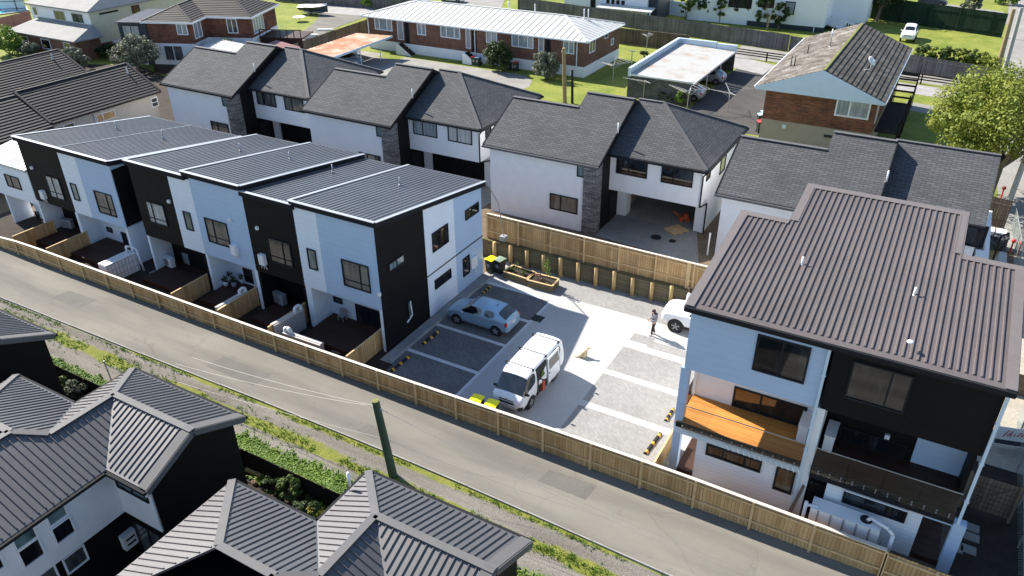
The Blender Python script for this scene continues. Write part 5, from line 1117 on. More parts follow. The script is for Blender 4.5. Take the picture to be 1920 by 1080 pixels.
def wheels(t, T0, L, W, wb, fo, wr, arch=1.17):
    hw = W/2
    for wx_ in (L/2-fo, L/2-fo-wb):
        for s in (1, -1):
            m = MB(T0); m.tube((wx_, s*(hw-.12), wr*1.02), (wx_, s*(hw+.004), wr*1.02), wr*arch, n=28); m.build('wheel_arch', 'rubber', t)
            m = MB(T0); m.tube((wx_, s*(hw-.2), wr), (wx_, s*(hw+.012), wr), wr, n=28); w = m.build('wheel', 'rubber', t)
            m = MB(T0); m.tube((wx_, s*(hw+.008), wr), (wx_, s*(hw+.016), wr), wr*.66, n=20); m.build('hub', 'dkplastic', w)
            m = MB(T0)
            for k in range(5): a = k*1.2566+.3; m.bar((wx_, s*(hw+.02), wr), (wx_+math.cos(a)*wr*.62, s*(hw+.02), wr+math.sin(a)*wr*.62), .075, .02, up=(0, 1, 0))
            m.build('rim', 'plasticg', w)
def trim(t, T0, L, W, paint, hz, tz, mx, mz, plate=True, hy=.68):
    hw = W/2
    for s in (1, -1):
        m = MB(T0); m.ball((L/2-.2, s*hw*hy, hz), (.16, .17, .08), 10, 7); m.build('headlight', 'headlamp', t, True)
        m = MB(T0); m.ball((-L/2+.13, s*hw*.84, tz), (.1, .1, .17), 10, 7); m.build('tail_light', 'redlamp', t, True)
        m = MB(T0); m.ball((mx, s*(hw+.06), mz), (.07, .11, .075), 10, 7); m.build('mirror', paint, t, True)
        m = MB(T0)
        m.bar((mx-.75, s*(hw-.02), mz-.08), (mx-.92, s*(hw-.02), mz-.08), .03, .03); m.build('door_handle', paint if paint != 'carw' else 'dkplastic', t)
    if plate:
        m = MB(T0); m.box(-L/2-.01, -L/2+.06, -.19, .19, tz-.12, tz+.0); m.build('number_plate', 'plasticw', t)
    m = MB(T0); m.box(L/2-.1, L/2+.005, -.42, .42, hz-.1, hz-.02); m.build('grille', 'dkplastic', t)
HST = [(2.09, .36, .5, .54, .5, .57, .35), (1.98, .22, .76, .66, .72, .71, .5), (1.55, .19, .84, .8, .79, .86, .6), (1.08, .19, .85, .9, .81, .96, .66), (.98, .19, .85, .905, .815, 1.0, .67), (.32, .19, .85, .925, .82, 1.4, .6), (.22, .19, .85, .93, .82, 1.43, .6), (-.42, .19, .85, .945, .83, 1.47, .6), (-.5, .19, .85, .947, .83, 1.47, .6), (-1.25, .2, .85, .965, .82, 1.44, .58), (-1.4, .2, .85, .97, .81, 1.41, .575), (-1.88, .24, .83, .975, .77, 1.06, .6), (-1.97, .25, .81, .95, .74, 1.0, .56), (-2.05, .3, .76, .8, .72, .86, .55), (-2.09, .4, .68, .62, .66, .68, .5)]
HGL = [(4, 6, 9, 0, 1), (4, 5, 5, 0, 2), (5, 5, 5, 0, 2), (6, 5, 5, 0, 2), (8, 5, 5, 0, 2), (10, 6, 9, 0, 3)]
def hatch(label, loc, rot, paint, s=1.0, name='hatchback', cat='car', group=None):
    t = thing(name, label, cat, loc, group, rot); T0 = WM[t] @ Matrix.Scale(s, 4)
    shell(t, T0, HST, HGL, paint); wheels(t, T0, 4.18, 1.7, 2.6, .84, .31); trim(t, T0, 4.18, 1.7, paint, .62, .82, .82, .97)
    m = MB(T0); m.path([(-.95, 0, 1.47), (-1.15, 0, 1.62)], .012); m.ball((-1.0, .0, 1.485), (.06, .03, .025), 8, 5); m.build('aerial', 'dkplastic', t)
    m = MB(T0); m.bar((-1.93, -.3, 1.02), (-1.93, .1, 1.02), .02, .03); m.build('wiper', 'dkplastic', t); return t
hatch('pale blue silver hatchback parked nose to the end wall of the terrace', (-20.24, 32.07, 0), math.pi, 'carb')
# white van, side door slid open
VST = [(2.35, .46, .68, .74, .66, .8, .5), (2.29, .3, .8, .86, .79, .92, .66), (2.16, .27, .845, .98, .83, 1.04, .74), (2.08, .27, .85, 1.02, .84, 1.1, .75), (1.52, .27, .85, 1.08, .845, 1.84, .7), (1.42, .27, .85, 1.09, .845, 1.9, .71), (.82, .27, .85, 1.1, .85, 1.97, .74), (.72, .27, .85, 1.1, .85, 1.975, .74), (-.3, .27, .85, 1.12, .85, 1.985, .745), (-.42, .27, .85, 1.12, .85, 1.985, .745), (-2.0, .27, .85, 1.12, .85, 1.98, .74), (-2.12, .28, .85, 1.12, .845, 1.96, .73), (-2.3, .3, .83, 1.1, .82, 1.78, .7), (-2.35, .4, .8, .95, .79, 1.05, .7)]
VGL = [(3, 6, 9, 0, 1), (3, 5, 5, 0, 2), (4, 5, 5, 0, 2), (5, 5, 5, 0, 2), (9, 5, 5, 0, 2), (11, 6, 9, 0, 3)]
VAN = thing('van', 'white work van with roof bars and its side door slid open', 'van', (-14.97, 27.97, 0), None, -math.pi/2); T0 = WM[VAN]
shell(VAN, T0, VST, VGL, 'carw', {(0, 1), (0, 2), (1, 1), (1, 2)}); wheels(VAN, T0, 4.7, 1.7, 2.57, .98, .33); trim(VAN, T0, 4.7, 1.7, 'dkplastic', .74, .95, 1.85, 1.12, True, .72)
for x in (1.0, -.35, -1.75):
    m = MB(T0); m.bar((x, -.8, 2.07), (x, .8, 2.07), .035, .03)
    for s in (1, -1): m.box(x-.05, x+.05, s*.74-.04, s*.74+.04, 1.95, 2.06)
    m.build('roof_bar', 'dkplastic', VAN)
m = MB(T0); m.prism([(-.3, .865, .36), (.74, .865, .36), (.74, .865, 1.15), (.72, .775, 1.86), (-.28, .775, 1.86), (-.3, .865, 1.15)], (0, -.1, 0)); m.build('door_opening', 'rubber', VAN)
m = MB(T0); m.prism([(-.3, .9, .4), (-1.6, .9, .4), (-1.6, .9, 1.15), (-1.56, .81, 1.86), (-.34, .81, 1.86), (-.3, .9, 1.15)], (0, .045, 0)); dr = m.build('sliding_door', 'carw', VAN)
m = MB(T0); m.prism([(-.42, .935, 1.2), (-1.46, .935, 1.2), (-1.44, .867, 1.72), (-.45, .867, 1.72)], (0, .022, 0)); m.build('side_window', 'carglass', dr)
m = MB(T0); m.box(-.42, -.34, .945, .975, 1.0, 1.06); m.build('door_handle', 'dkplastic', dr)
m = MB(T0); m.box(-.28, .72, .84, .93, .28, .38); m.build('door_step', 'steel', VAN)
m = MB(T0); m.path([(2.3, -.5, .42), (2.46, -.5, .45), (2.46, -.5, .7), (2.46, .5, .7), (2.46, .5, .45), (2.3, .5, .42)], .03, 8); m.bar((2.46, -.5, .56), (2.46, .5, .56), .035, .035); m.build('bull_bar', 'steel', VAN, True)
for k in (0, 1):
    m = MB(T0); m.bar((2.335-k*.0, -.4, .84-k*.1), (2.335-k*.0, .4, .84-k*.1), .05, .035); m.build('grille_slot', 'dkplastic', VAN)
m = MB(T0); m.ball((2.345, 0, .9), (.02, .06, .045), 10, 6); m.build('badge', 'steel', VAN, True)
for i, (mt, nme, x, zz, r, lb) in enumerate((('orange', 'jerry_can', .22, .5, .17, 'orange can standing in the open side door of the van'), ('leafb', 'bag', .2, 1.35, .2, 'bright green bag on the upper shelf inside the van door'), ('plasticw', 'bag', .45, 1.05, .18, 'pale plastic bag behind the orange can in the van'))):
    m = MB(T0)
    if nme == 'jerry_can':
        m.obox((x, .9, zz+.1), (.13, 0, 0), (0, .06, 0), (0, 0, .26)); m.obox((x, .9, zz+.41), (.07, 0, 0), (0, .02, 0), (0, 0, .02)); m.box(x-.07, x-.04, .88, .92, zz+.35, zz+.41); m.box(x+.04, x+.07, .88, .92, zz+.35, zz+.41); m.tube((x+.09, .9, zz+.35), (x+.12, .9, zz+.43), .03)
    else:
        for k in range(6): m.ball((x+ru(-.12, .12), .85+ru(-.02, .03), zz+ru(-.14, .14)), (r*.5, .06, r*.5), 8, 6)
    solo(m, nme, mt, lb, nme.replace('_', ' '))
def four(label, loc, rot, L, W, H, paint, wr, name='four_wheel_drive', nose=.42):
    k = L/4.9; w = W/2; a = L/2
    st = [(a, .52, w*.7, .85, w*.68, .92, w*.5), (a-.1, .4, w*.93, .96, w*.9, 1.03, w*.66), (a-.45, .38, w*.99, 1.08, w*.94, 1.15, w*.72), (a-1.5*k, .38, w, 1.13, w*.96, 1.2, w*.76), (a-1.62*k, .38, w, 1.135, w*.96, 1.26, w*.77), (a-2.2*k, .38, w, 1.15, w*.96, H-.08, w*.72), (a-2.32*k, .38, w, 1.15, w*.96, H-.02, w*.72), (a-3.1*k, .38, w, 1.16, w*.97, H, w*.73), (a-3.2*k, .38, w, 1.16, w*.97, H, w*.73), (-a+.55, .4, w, 1.17, w*.96, H-.02, w*.72), (-a+.42, .4, w, 1.17, w*.96, H-.05, w*.71), (-a+.12, .42, w*.97, 1.15, w*.93, 1.3, w*.74), (-a, .52, w*.9, .95, w*.88, 1.02, w*.7)]
    t = thing(name, label, 'car', loc, None, rot); T0 = WM[t]
    shell(t, T0, st, [(4, 7, 9, 0, 1), (4, 5, 5, 0, 2), (5, 5, 5, 0, 2), (6, 5, 5, 0, 2), (8, 5, 5, 0, 2), (10, 6, 9, 0, 3)], paint); wheels(t, T0, L, W, L*.57, L*.2, wr, 1.2); trim(t, T0, L, W, paint, .93, 1.02, a-1.8*k, 1.2); return t
four('white four wheel drive half hidden behind the brown roofed house', (-8.72, 37.45, 0), math.pi+.02, 4.9, 1.9, 1.82, 'carw', .39)
hatch('pale blue car under the rusty roofed carport', (-62.4, 70.6, UP), .05, 'carb')
gc = 'silver cars under the flat carport'
hatch('silver car in the nearer bay of the flat roofed carport', (-23.3, 76.4, UP), math.pi, 'cars', group=gc); hatch('silver car in the farther bay of the flat roofed carport', (-23.1, 83.2, UP), math.pi, 'cars', group=gc)
p = P(1699, 80, UP); four('boxy white four wheel drive parked on the far lawn', (p.x, p.y+2.0, UP), -math.pi/2, 4.3, 1.75, 1.75, 'carw', .36)
p = P(1745, 14, UP); hatch('dark bluish car on the far road beyond the green fence', (p.x, p.y+2, UP), .0, 'navy')
p = P(840, 6, UP); hatch('white car beyond the long white roof', (p.x, p.y+1.5, UP), .1, 'carw')
# ================================================================ BINS, PLANTERS, WHEEL STOPS
def bin_(loc, rot, lid, label, group='wheelie bins', body='binbody', s=1.0):
    t = thing('wheelie_bin', label, 'bin', loc, group, rot); T0 = WM[t] @ Matrix.Scale(s, 4); m = MB(T0)
    b = [(-.22, -.24), (.22, -.24), (.22, .24), (-.22, .24)]; tp = [(-.28, -.3), (.28, -.3), (.28, .32), (-.28, .32)]
    m.add([V((x, y, .06)) for x, y in b]+[V((x, y, .95)) for x, y in tp], [(3, 2, 1, 0), (4, 5, 6, 7), (0, 1, 5, 4), (1, 2, 6, 5), (2, 3, 7, 6), (3, 0, 4, 7)]); m.build('body', body, t)
    m = MB(T0); m.prism([(-.3, -.33, .96), (.3, -.33, .96), (.3, -.33, 1.0), (0, -.33, 1.03), (-.3, -.33, 1.0)], (0, .66, 0)); m.box(-.26, .26, .33, .4, .92, .97); m.build('lid', lid, t)
    for x in (-.22, .22): m = MB(T0); m.tube((x-.03, .26, .1), (x+.03, .26, .1), .1, n=12); m.build('wheel', 'rubber', t)
    m = MB(T0); m.box(-.12, .12, -.285, -.27, .45, .7); m.build('sticker', 'plasticg', t); return t
for px, py, rt, lid, lb in ((919, 512, -.2, 'binyel', 'yellow lidded bin at the back corner of the terrace'), (935, 513, -.2, 'bingrn', 'grey green lidded bin beside the timber planter box')):
    p = P(px, py, 0); bin_((p.x, p.y+.15, 0), rt, lid, lb)
for px, py, lb in ((893, 748, 'yellow lidded bin behind the front fence, farther from the van'), (921, 757, 'yellow lidded bin tucked right in front of the van')):
    p = P(px, py, 1.0); bin_((p.x, p.y, 0), .1, 'binyel', lb)
for px, py, lid, lb in ((1427, 228, 'binred', 'red lidded bin at the corner of the brown tiled brick house'), (1428, 215, 'binblue', 'pale blue lidded bin behind the red lidded one'), (1434, 210, 'binblue', 'pale blue lidded bin nearest the brick wall corner')):
    p = P(px, py, UP+1.0); bin_((p.x, p.y, UP), .5, lid, lb, 'bins by the brown tiled house', s=1.05)
for px, py, lid, lb in ((890, 122, 'binred', 'red lidded bin by the middle steps of the brick units'), (901, 121, 'binblue', 'blue lidded bin left of the bush at the brick units'), (968, 125, 'binblue', 'blue lidded bin between the two bushes'), (980, 127, 'binred', 'dark red lidded bin between the two bushes')):
    p = P(px, py, UP); bin_((p.x, 77.3, UP), .1, lid, lb, 'bins along the brick units')
def planter(a, b, w, label):
    a, b = V((a.x, a.y, 0)), V((b.x, b.y, 0)); c = (a+b)/2; t = thing('planter_box', label, 'planter', tuple(c), 'timber planter boxes'); d = (b-a).normalized(); n = V((-d.y, d.x, 0)); h = .45
    m = MB()
    for k in range(2):
        z0 = .01+k*.225
        m.bar(a+Z*(z0+.11), b+Z*(z0+.11), .05, .21); m.bar(a+n*w+Z*(z0+.11), b+n*w+Z*(z0+.11), .05, .21); m.bar(a+d*.025+Z*(z0+.11), a+d*.025+n*w+Z*(z0+.11), .05, .21); m.bar(b-d*.025+Z*(z0+.11), b-d*.025+n*w+Z*(z0+.11), .05, .21)
    m.build('box_side', 'sleeper', t)
    m = MB(); m.bar(a+Z*(h+.03), b+Z*(h+.03), .11, .04); m.bar(a+n*w+Z*(h+.03), b+n*w+Z*(h+.03), .11, .04); m.bar(a+Z*(h+.03), a+n*w+Z*(h+.03), .11, .04); m.bar(b+Z*(h+.03), b+n*w+Z*(h+.03), .11, .04); m.build('capping', 'pinel', t)
    m = MB(); m.prism([a+d*.05+n*.05, b-d*.05+n*.05, b-d*.05+n*(w-.05), a+d*.05+n*(w-.05)], Z*.4); m.build('soil', 'soil', t); return c, d, n
def leaves(mb, c, r, n, size, bias=.6, mi=0, shell=.0):
    c = V(c); r = V(r) if not isinstance(r, (int, float)) else V((r, r, r))
    for _ in range(n):
        d = V((random.gauss(0, 1), random.gauss(0, 1), random.gauss(0, 1))).normalized(); k = (shell + (1-shell)*rnd()) ** (1/2.2)
        p = c + V((d.x*r.x, d.y*r.y, d.z*r.z))*k
        nn = (d*bias + V((ru(-1, 1), ru(-1, 1), ru(-.3, 1)))).normalized(); a = nn.cross(V((ru(-1, 1), ru(-1, 1), ru(-1, 1)))).normalized(); b = nn.cross(a); s = size*ru(.6, 1.3)
        mb.poly([p-a*s, p+b*s*.55, p+a*s, p-b*s*.55], mi)
def seedling(p, h, mat, label, cat='plant', name='young_plant', n=60, r=.2):
    p = V(p); t = thing(name, label, cat, tuple(p)); m = MB(); m.tube(p, p+V((ru(-.05, .05), ru(-.05, .05), h)), .018, .01, 6); m.build('stem', 'bark', t)
    m = MB()
    for k in range(5): leaves(m, p+V((ru(-.5, .5)*r, ru(-.5, .5)*r, h*(.35+.16*k))), (r, r, h*.14), n//5, .06)
    m.build('leaves', mat, t)
random.seed(21)
c1, d, n = planter(P(945, 521, 0), P(987, 535, 0), 1.0, 'left timber planter box of soil and seedlings beside the bins'); c2, _, _ = planter(P(988, 537, 0), P(1035, 549, 0), 1.0, 'right timber planter box with a young tree and reddish plant')
seedling(c1+d*-.1+n*.5+Z*.4, .7, 'leafm', 'small green seedling in the left planter box', n=70); seedling(c1+d*.35+n*.4+Z*.4, .3, 'leafb', 'tiny pale seedling at the right end of the left planter', n=40, r=.12)
seedling(c1-d*.5+n*.4+Z*.4, .3, 'leafb', 'tiny pale seedling at the left end of the left planter', n=40, r=.12)
seedling(c2+d*.25+n*.5+Z*.4, 1.5, 'leafb', 'slim young tree rising from the right planter box', 'tree', 'young_tree', 170, .24); seedling(c2-d*.35+n*.45+Z*.4, .45, 'redroof', 'reddish low plant in the right planter box', n=60, r=.25)
def stop(a, b, label, group):
    a, b = V((a.x, a.y, 0)), V((b.x, b.y, 0)); t = thing('wheel_stop', label, 'wheel stop', tuple((a+b)/2), group); m = MB(); d = (b-a).normalized(); s = V((-d.y, d.x, 0))
    m.prism([a-s*.09+Z*.01, a+s*.09+Z*.01, a+s*.05+Z*.11, a-s*.05+Z*.11], b-a); m.build('bar', 'rubber', t)
    for k in (.04, .44, .84):
        q = a+(b-a)*k; m = MB(); m.prism([q-s*.095+Z*.01, q+s*.095+Z*.01, q+s*.055+Z*.116, q-s*.055+Z*.116], (b-a)*.1); m.build('stripe', 'yellow', t)
gws = 'black and yellow wheel stops'
stop(P(734, 697, 0), P(768, 669, 0), 'wheel stop in the shaded bay nearest the fence', gws); stop(P(793, 646, 0), P(823, 622, 0), 'wheel stop in the shaded bay left of the car', gws); stop(P(905, 551, 0), P(919, 538, 0), 'wheel stop in front of the hatchback row, nearest the planters', gws)
stop(P(1209, 852, 0), P(1238, 814, 0), 'wheel stop in the sunlit bay by the low side fence', gws); stop(P(1248, 790, 0), P(1262, 768, 0), 'wheel stop beside the blue column of the brown roofed house', gws)
a, b = P(1224, 862, 1.1), P(1258, 806, 1.1)
yfence((a.x+b.x)/2+.1, a.y-.3, b.y+.3, 1.05, 'low unfinished pine fence between the sunlit bays and the blue column')
# ================================================================ PEOPLE AND DOG
def skin(name, verts, edges, rad, mat, parent, T0, root=0, sub=2):
    me = bpy.data.meshes.new(name); inv = WM[parent].inverted()
    me.from_pydata([tuple(inv @ (T0 @ V(v))) for v in verts], edges, []); me.materials.append(MT[mat])
    o = bpy.data.objects.new(name, me); C.objects.link(o); o.parent = parent; WM[o] = WM[parent]
    sk = o.modifiers.new('skin', 'SKIN'); sk.use_smooth_shade = True
    lay = me.skin_vertices[0].data if me.skin_vertices else None
    if lay is None:
        bm = bmesh.new(); bm.from_mesh(me); bm.verts.layers.skin.verify(); bm.to_mesh(me); bm.free(); lay = me.skin_vertices[0].data
    for i, r in enumerate(rad): lay[i].radius = r if isinstance(r, tuple) else (r, r); lay[i].use_root = (i == root)
    s = o.modifiers.new('sub', 'SUBSURF'); s.levels = sub; s.render_levels = sub; return o
def person(label, loc, rot, h=1.65, top='hoodie', legs='trousers', hair='hair', stride=.12, armpose='front'):
    t = thing('person', label, 'person', loc, None, rot); k = h/1.7; T0 = WM[t] @ Matrix.Scale(k, 4)
    # facing +x; left is +y
    hips, ch, nk, hd = (0, 0, .92), (-.02, 0, 1.25), (.03, 0, 1.46), (.1, 0, 1.6)
    v = [hips, (0, 0, 1.06), ch, (0, 0, 1.38), nk, (.06, 0, 1.53), hd, (.11, 0, 1.68)]; e = [(i, i+1) for i in range(7)]; r = [(.13, .15), (.11, .13), (.115, .16), (.09, .13), .05, .055, (.085, .075), (.05, .045)]
    def chain(base, pts, rr):
        k0 = base
        for p, q in zip(pts, rr): v.append(p); r.append(q); e.append((k0, len(v)-1)); k0 = len(v)-1
        return k0
    for s in (1, -1):
        chain(0, [(.0, s*.095, .86), (.03+s*stride*.4, s*.1, .5), (s*stride, s*.1, .09), (.13+s*stride, s*.11, .035)], [.088, .06, .042, .03])
        hand = (.26, s*.1, 1.02) if armpose == 'front' else (.08, s*.27, .84)
        el = (-.04, s*.25, 1.1); w = chain(3, [(-.01, s*.18, 1.38), el, hand], [.055, .042, .027])
        hx = V(hand); d = (V(hand)-V(el)).normalized(); sd = V((0, -s, 0)); dn = d.cross(sd)
        pm = chain(w, [tuple(hx+d*.05)], [.03])
        for f, ln in ((-.024, .065), (-.008, .075), (.008, .072), (.024, .055)):
            b0 = hx+d*.07+dn*f; chain(pm, [tuple(b0), tuple(b0+d*ln*.55+sd*.01), tuple(b0+d*ln*.9+sd*.035)], [.009, .0085, .0075])
        chain(w, [tuple(hx+d*.035+sd*.035), tuple(hx+d*.07+sd*.05)], [.011, .009])
    skin('body', v, e, r, 'skin', t, T0)
    m = MB(T0); m.ball((.195, 0, 1.605), (.02, .014, .022), 8, 6)
    for s in (1, -1): m.ball((.1, s*.082, 1.61), (.022, .012, .03), 8, 6)
    m.build('nose_and_ears', 'skin', t, True)
    m = MB(T0)
    for s in (1, -1): m.ball((.178, s*.032, 1.625), (.008, .012, .008), 8, 6)
    m.ball((.175, 0, 1.555), (.008, .024, .007), 8, 5); m.build('eyes_and_mouth', 'hair', t, True)
    jv = [(0, 0, .86), (-.0, 0, 1.05), (-.03, 0, 1.26), (-.01, 0, 1.39), (.02, 0, 1.45)]; je = [(0, 1), (1, 2), (2, 3), (3, 4)]; jr = [(.15, .18), (.14, .17), (.15, .19), (.11, .15), (.07, .07)]
    for s in (1, -1):
        i0 = len(jv); hand = V((.24, s*.11, 1.03)) if armpose == 'front' else V((.07, s*.265, .88))
        jv += [(-.01, s*.19, 1.37), (-.05, s*.255, 1.1), tuple(hand)]; je += [(3, i0), (i0, i0+1), (i0+1, i0+2)]; jr += [.075, .06, .045]
    skin('jacket', jv, je, jr, top, t, T0, 2)
    pv = [(0, 0, .95), (0, 0, .88)]; pe = [(0, 1)]; pr = [(.14, .165), (.135, .16)]
    for s in (1, -1): i0 = len(pv); pv += [(.0, s*.098, .8), (.035+s*stride*.4, s*.1, .5), (s*stride, s*.1, .1)]; pe += [(1, i0), (i0, i0+1), (i0+1, i0+2)]; pr += [.1, .07, .055]
    skin('trousers', pv, pe, pr, legs, t, T0, 0)
    for s in (1, -1): m = MB(T0); m.ball((.06+s*stride, s*.105, .05), (.14, .05, .05), 10, 6); m.build('shoe', 'shoe', t, True)
    m = MB(T0); m.ball((.07, 0, 1.64), (.115, .1, .105), 12, 8); m.ball((.01, 0, 1.5), (.075, .1, .16), 12, 8); m.ball((.0, 0, 1.38), (.06, .085, .1), 10, 7); m.build('hair', hair, t, True)
    return t
p = P(1224, 628, 0); person('long haired person in grey hooded jacket and black trousers walking across the car park', tuple(p), math.pi+.5, 1.66, stride=.1)
p = PY(1292, 545, 38.75); person('person in a pale top standing by the retaining wall at the roof edge', (p.x+.12, 38.7, 0), 2.6, 1.72, 'plasticw', 'navy', stride=.02, armpose='down')
p = P(1094, 669, 0); D = thing('dog', 'small tan dog sitting in the sun on the bright concrete', 'dog', tuple(p), None, .75); T0 = WM[D] @ Matrix.Scale(.95, 4)
v = [(-.2, 0, .16), (-.08, 0, .24), (.06, 0, .33), (.16, 0, .42), (.2, 0, .5), (.28, 0, .56), (.36, 0, .53), (.42, 0, .51)]; e = [(i, i+1) for i in range(7)]; r = [(.14, .15), (.13, .14), (.11, .12), (.08, .085), .06, .065, .04, .025]
for s in (1, -1):
    i0 = len(v); v += [(-.1, s*.13, .17), (.06, s*.14, .15), (-.08, s*.14, .05), (.06, s*.14, .02)]; e += [(0, i0), (i0, i0+1), (i0+1, i0+2), (i0+2, i0+3)]; r += [.07, .045, .03, .025]
    i0 = len(v); v += [(.17, s*.07, .28), (.17, s*.075, .14), (.17, s*.075, .04), (.22, s*.075, .02)]; e += [(2, i0), (i0, i0+1), (i0+1, i0+2), (i0+2, i0+3)]; r += [.04, .028, .024, .022]
i0 = len(v); v += [(-.32, .03, .06), (-.46, .1, .03), (-.52, .2, .03)]; e += [(0, i0), (i0, i0+1), (i0+1, i0+2)]; r += [.035, .03, .018]
skin('body', v, e, r, 'fur', D, T0)
for s in (1, -1): m = MB(T0); m.ball((.25, s*.06, .6), (.022, .018, .05), 8, 6); m.build('ear', 'furd', D, True)
m = MB(T0); m.ball((.445, 0, .515), .016, 8, 6); m.ball((.35, .035, .575), .01, 6, 5); m.ball((.35, -.035, .575), .01, 6, 5); m.build('nose_and_eyes', 'rubber', D, True)
# ================================================================ POLES AND WIRES
def pole(name, label, base, top, r0, r1, mat, topmat=None, arm=False):
    base, top = V(base), V(top); t = thing(name, label, 'pole', tuple(base)); m = MB(); m.tube(base-Z*.1, top, r0, r1, 14); m.build('shaft', mat, t, False)
    if topmat: m = MB(); m.tube(top-(top-base).normalized()*.02, top+(top-base).normalized()*.03, r1*1.02, r1*.95, 14); m.build('cap', topmat, t)
    m = MB(); d = (top-base).normalized()
    for s in (-1, 1): q = top-d*.35+X*s*(r1+.05); m.tube(top-d*.35, q, .015, n=6); m.ball(q, .045, 8, 6)
    m.build('insulator', 'plasticw', t); return t
b = V((-17.25, 19.5, 0)); tp = PY(704, 752, 19.3); tp = PY(704, 752, 19.35)
pole('utility_pole', 'mossy green timber utility pole between the gravel track and the driveway', b, tp, .2, .16, 'polegreen', 'poletop')
tp0 = tp - Z*.3; low_ = b.lerp(tp, .5)
def wire(a, b, sag, r, label):
    m = MB(); pts = [V(a).lerp(V(b), i/14)-Z*(sag*4*(i/14)*(1-i/14)) for i in range(15)]; m.path(pts, r, 5); return solo(m, 'overhead_wire', 'wire', label, 'wire', 'wires at the green utility pole')
gl_ = lambda px, py, zz: P(px, py, zz)
wire(tp0+X*-.15, gl_(360, 670, 1.9), .15, .008, 'upper left overhead wire from the green pole crossing the driveway'); wire(tp0+X*-.18-Z*.05, gl_(330, 682, 1.6), .2, .008, 'lower left overhead wire near the top of the green pole')
wire(tp0+X*.15, gl_(1420, 1095, 2.4), .25, .008, 'right overhead wire sloping from the green pole over the driveway'); wire(tp0+X*.15-Z*.06, gl_(1480, 1100, 2.2), .3, .008, 'second right overhead wire just below the first one')
wire(low_-X*.2, gl_(330, 715, .8), .1, .007, 'low wire from the middle of the green pole to the left'); wire(low_+X*.2+Z*.05, gl_(1150, 975, 1.0), .2, .007, 'low wire from the middle of the green pole to the right')
a, b = P(1059, 194, UP), None; pole('utility_pole', 'pale timber utility pole standing on the lawn before the brick units', (a.x, a.y, UP), PY(1057, 90, a.y), .22, .17, 'polewood')
a = P(1073, 194, UP); pole('utility_pole', 'thin black post on the lawn beside the pale timber pole', (a.x, a.y, UP), PY(1073, 131, a.y), .14, .12, 'rubber')
a = P(1870, 131, UP); pole('utility_pole', 'grey leaning pole by the footpath at the right, with cream side', (a.x, a.y, UP), PY(1901, 17, a.y+.3), .3, .2, 'polewood')
a = P(1884, 130, UP); pole('utility_pole', 'blue grey steel pole at the right edge behind the timber one', (a.x, a.y, UP), PY(1916, 14, a.y+.3), .25, .2, 'polegrey')
a = P(1886, 395, UP); pole('utility_pole', 'pale pole at the right edge beside the tree, above the plank fence', (a.x, a.y, UP), PY(1925, 290, a.y+.2), .2, .17, 'polegrey')
# ================================================================ CLOTHES LINES
def clothes(px, py, label, r=1.9, a0=0, h=1.9, tilt=0):
    b = P(px, py, UP); t = thing('clothesline', label, 'clothesline', tuple(b), 'rotary clotheslines behind the townhouses', a0); m = MB(); m.tube(b, b+Z*h, .04); m.build('pole', 'steel', t); m = MB(); c = b+Z*h; ends = []
    for i in range(4): a = a0+i*math.pi/2; q = c+V((math.cos(a)*r, math.sin(a)*r, .35+tilt*math.cos(a))); ends.append(q); m.tube(c, q, .025, n=6); m.tube(c-Z*.5, c.lerp(q, .45), .015, n=5)
    m.build('arm', 'steel', t); m = MB()
    for f in (.35, .6, .85, 1):
        for i in range(4): m.tube(c.lerp(ends[i], f), c.lerp(ends[(i+1) % 4], f), .008, n=4, cap=False)
    m.build('line', 'wire', t); return t
clothes(1149, 154, 'rotary clothesline in the shade beside the brick units', 2.0, .3); clothes(1206, 186, 'rotary clothesline in front of the grey block wall', 2.2, .6); clothes(1288, 206, 'rotary clothesline by the corner post of the block carport', 2.0, .1); clothes(1364, 210, 'rotary clothesline on the edge of the carport driveway', 2.1, .5); clothes(1211, 104, 'upright folded clothesline near the old brown fence', .7, .2, 2.2)
a = P(1183, 132, UP); m = MB(); m.tube(a, a+Z*2.2, .05); m.box(a.x-.4, a.x+.4, a.y-.03, a.y+.03, UP+2.1, UP+2.18); solo(m, 'line_post', 'polegrey', 'short grey line post on the lawn left of the block carport', 'post')
# ================================================================ CLUTTER
t = thing('pallet', 'wooden pallet on the concrete apron before the open garage', 'pallet', tuple(P(1266, 430, UP))); c = P(1268, 433, UP); T0 = Matrix.Translation(c) @ Matrix.Rotation(1.0, 4, 'Z'); m = MB(T0)
for i in range(6): m.box(-.6, .6, -.55+i*.2, -.42+i*.2, .1, .125)
for x in (-.55, 0, .55): m.box(x-.05, x+.05, -.55, .58, 0, .1)
m.build('slat', 'pinel', t)
c = P(1281, 415, UP); m = MB(Matrix.Translation(c) @ Matrix.Rotation(.5, 4, 'Z') @ Matrix.Scale(.78, 4)); m.obox((0, 0, .42), (.4, 0, .1), (0, .22, 0), (-.03, 0, .13)); m.tube((.3, -.26, .22), (.3, -.2, .22), .22, n=16); m.tube((.3, .2, .22), (.3, .26, .22), .22, n=16); m.path([(-.4, .2, .5), (-1.0, .2, .95), (-1.0, -.2, .95), (-.4, -.2, .5)], .03); m.box(-.35, -.1, -.2, .2, 0, .45); m.box(.0, .35, -.18, .18, .5, .8); solo(m, 'concrete_mixer', 'orange', 'orange red machine with a handle at the mouth of the open garage', 'machine')
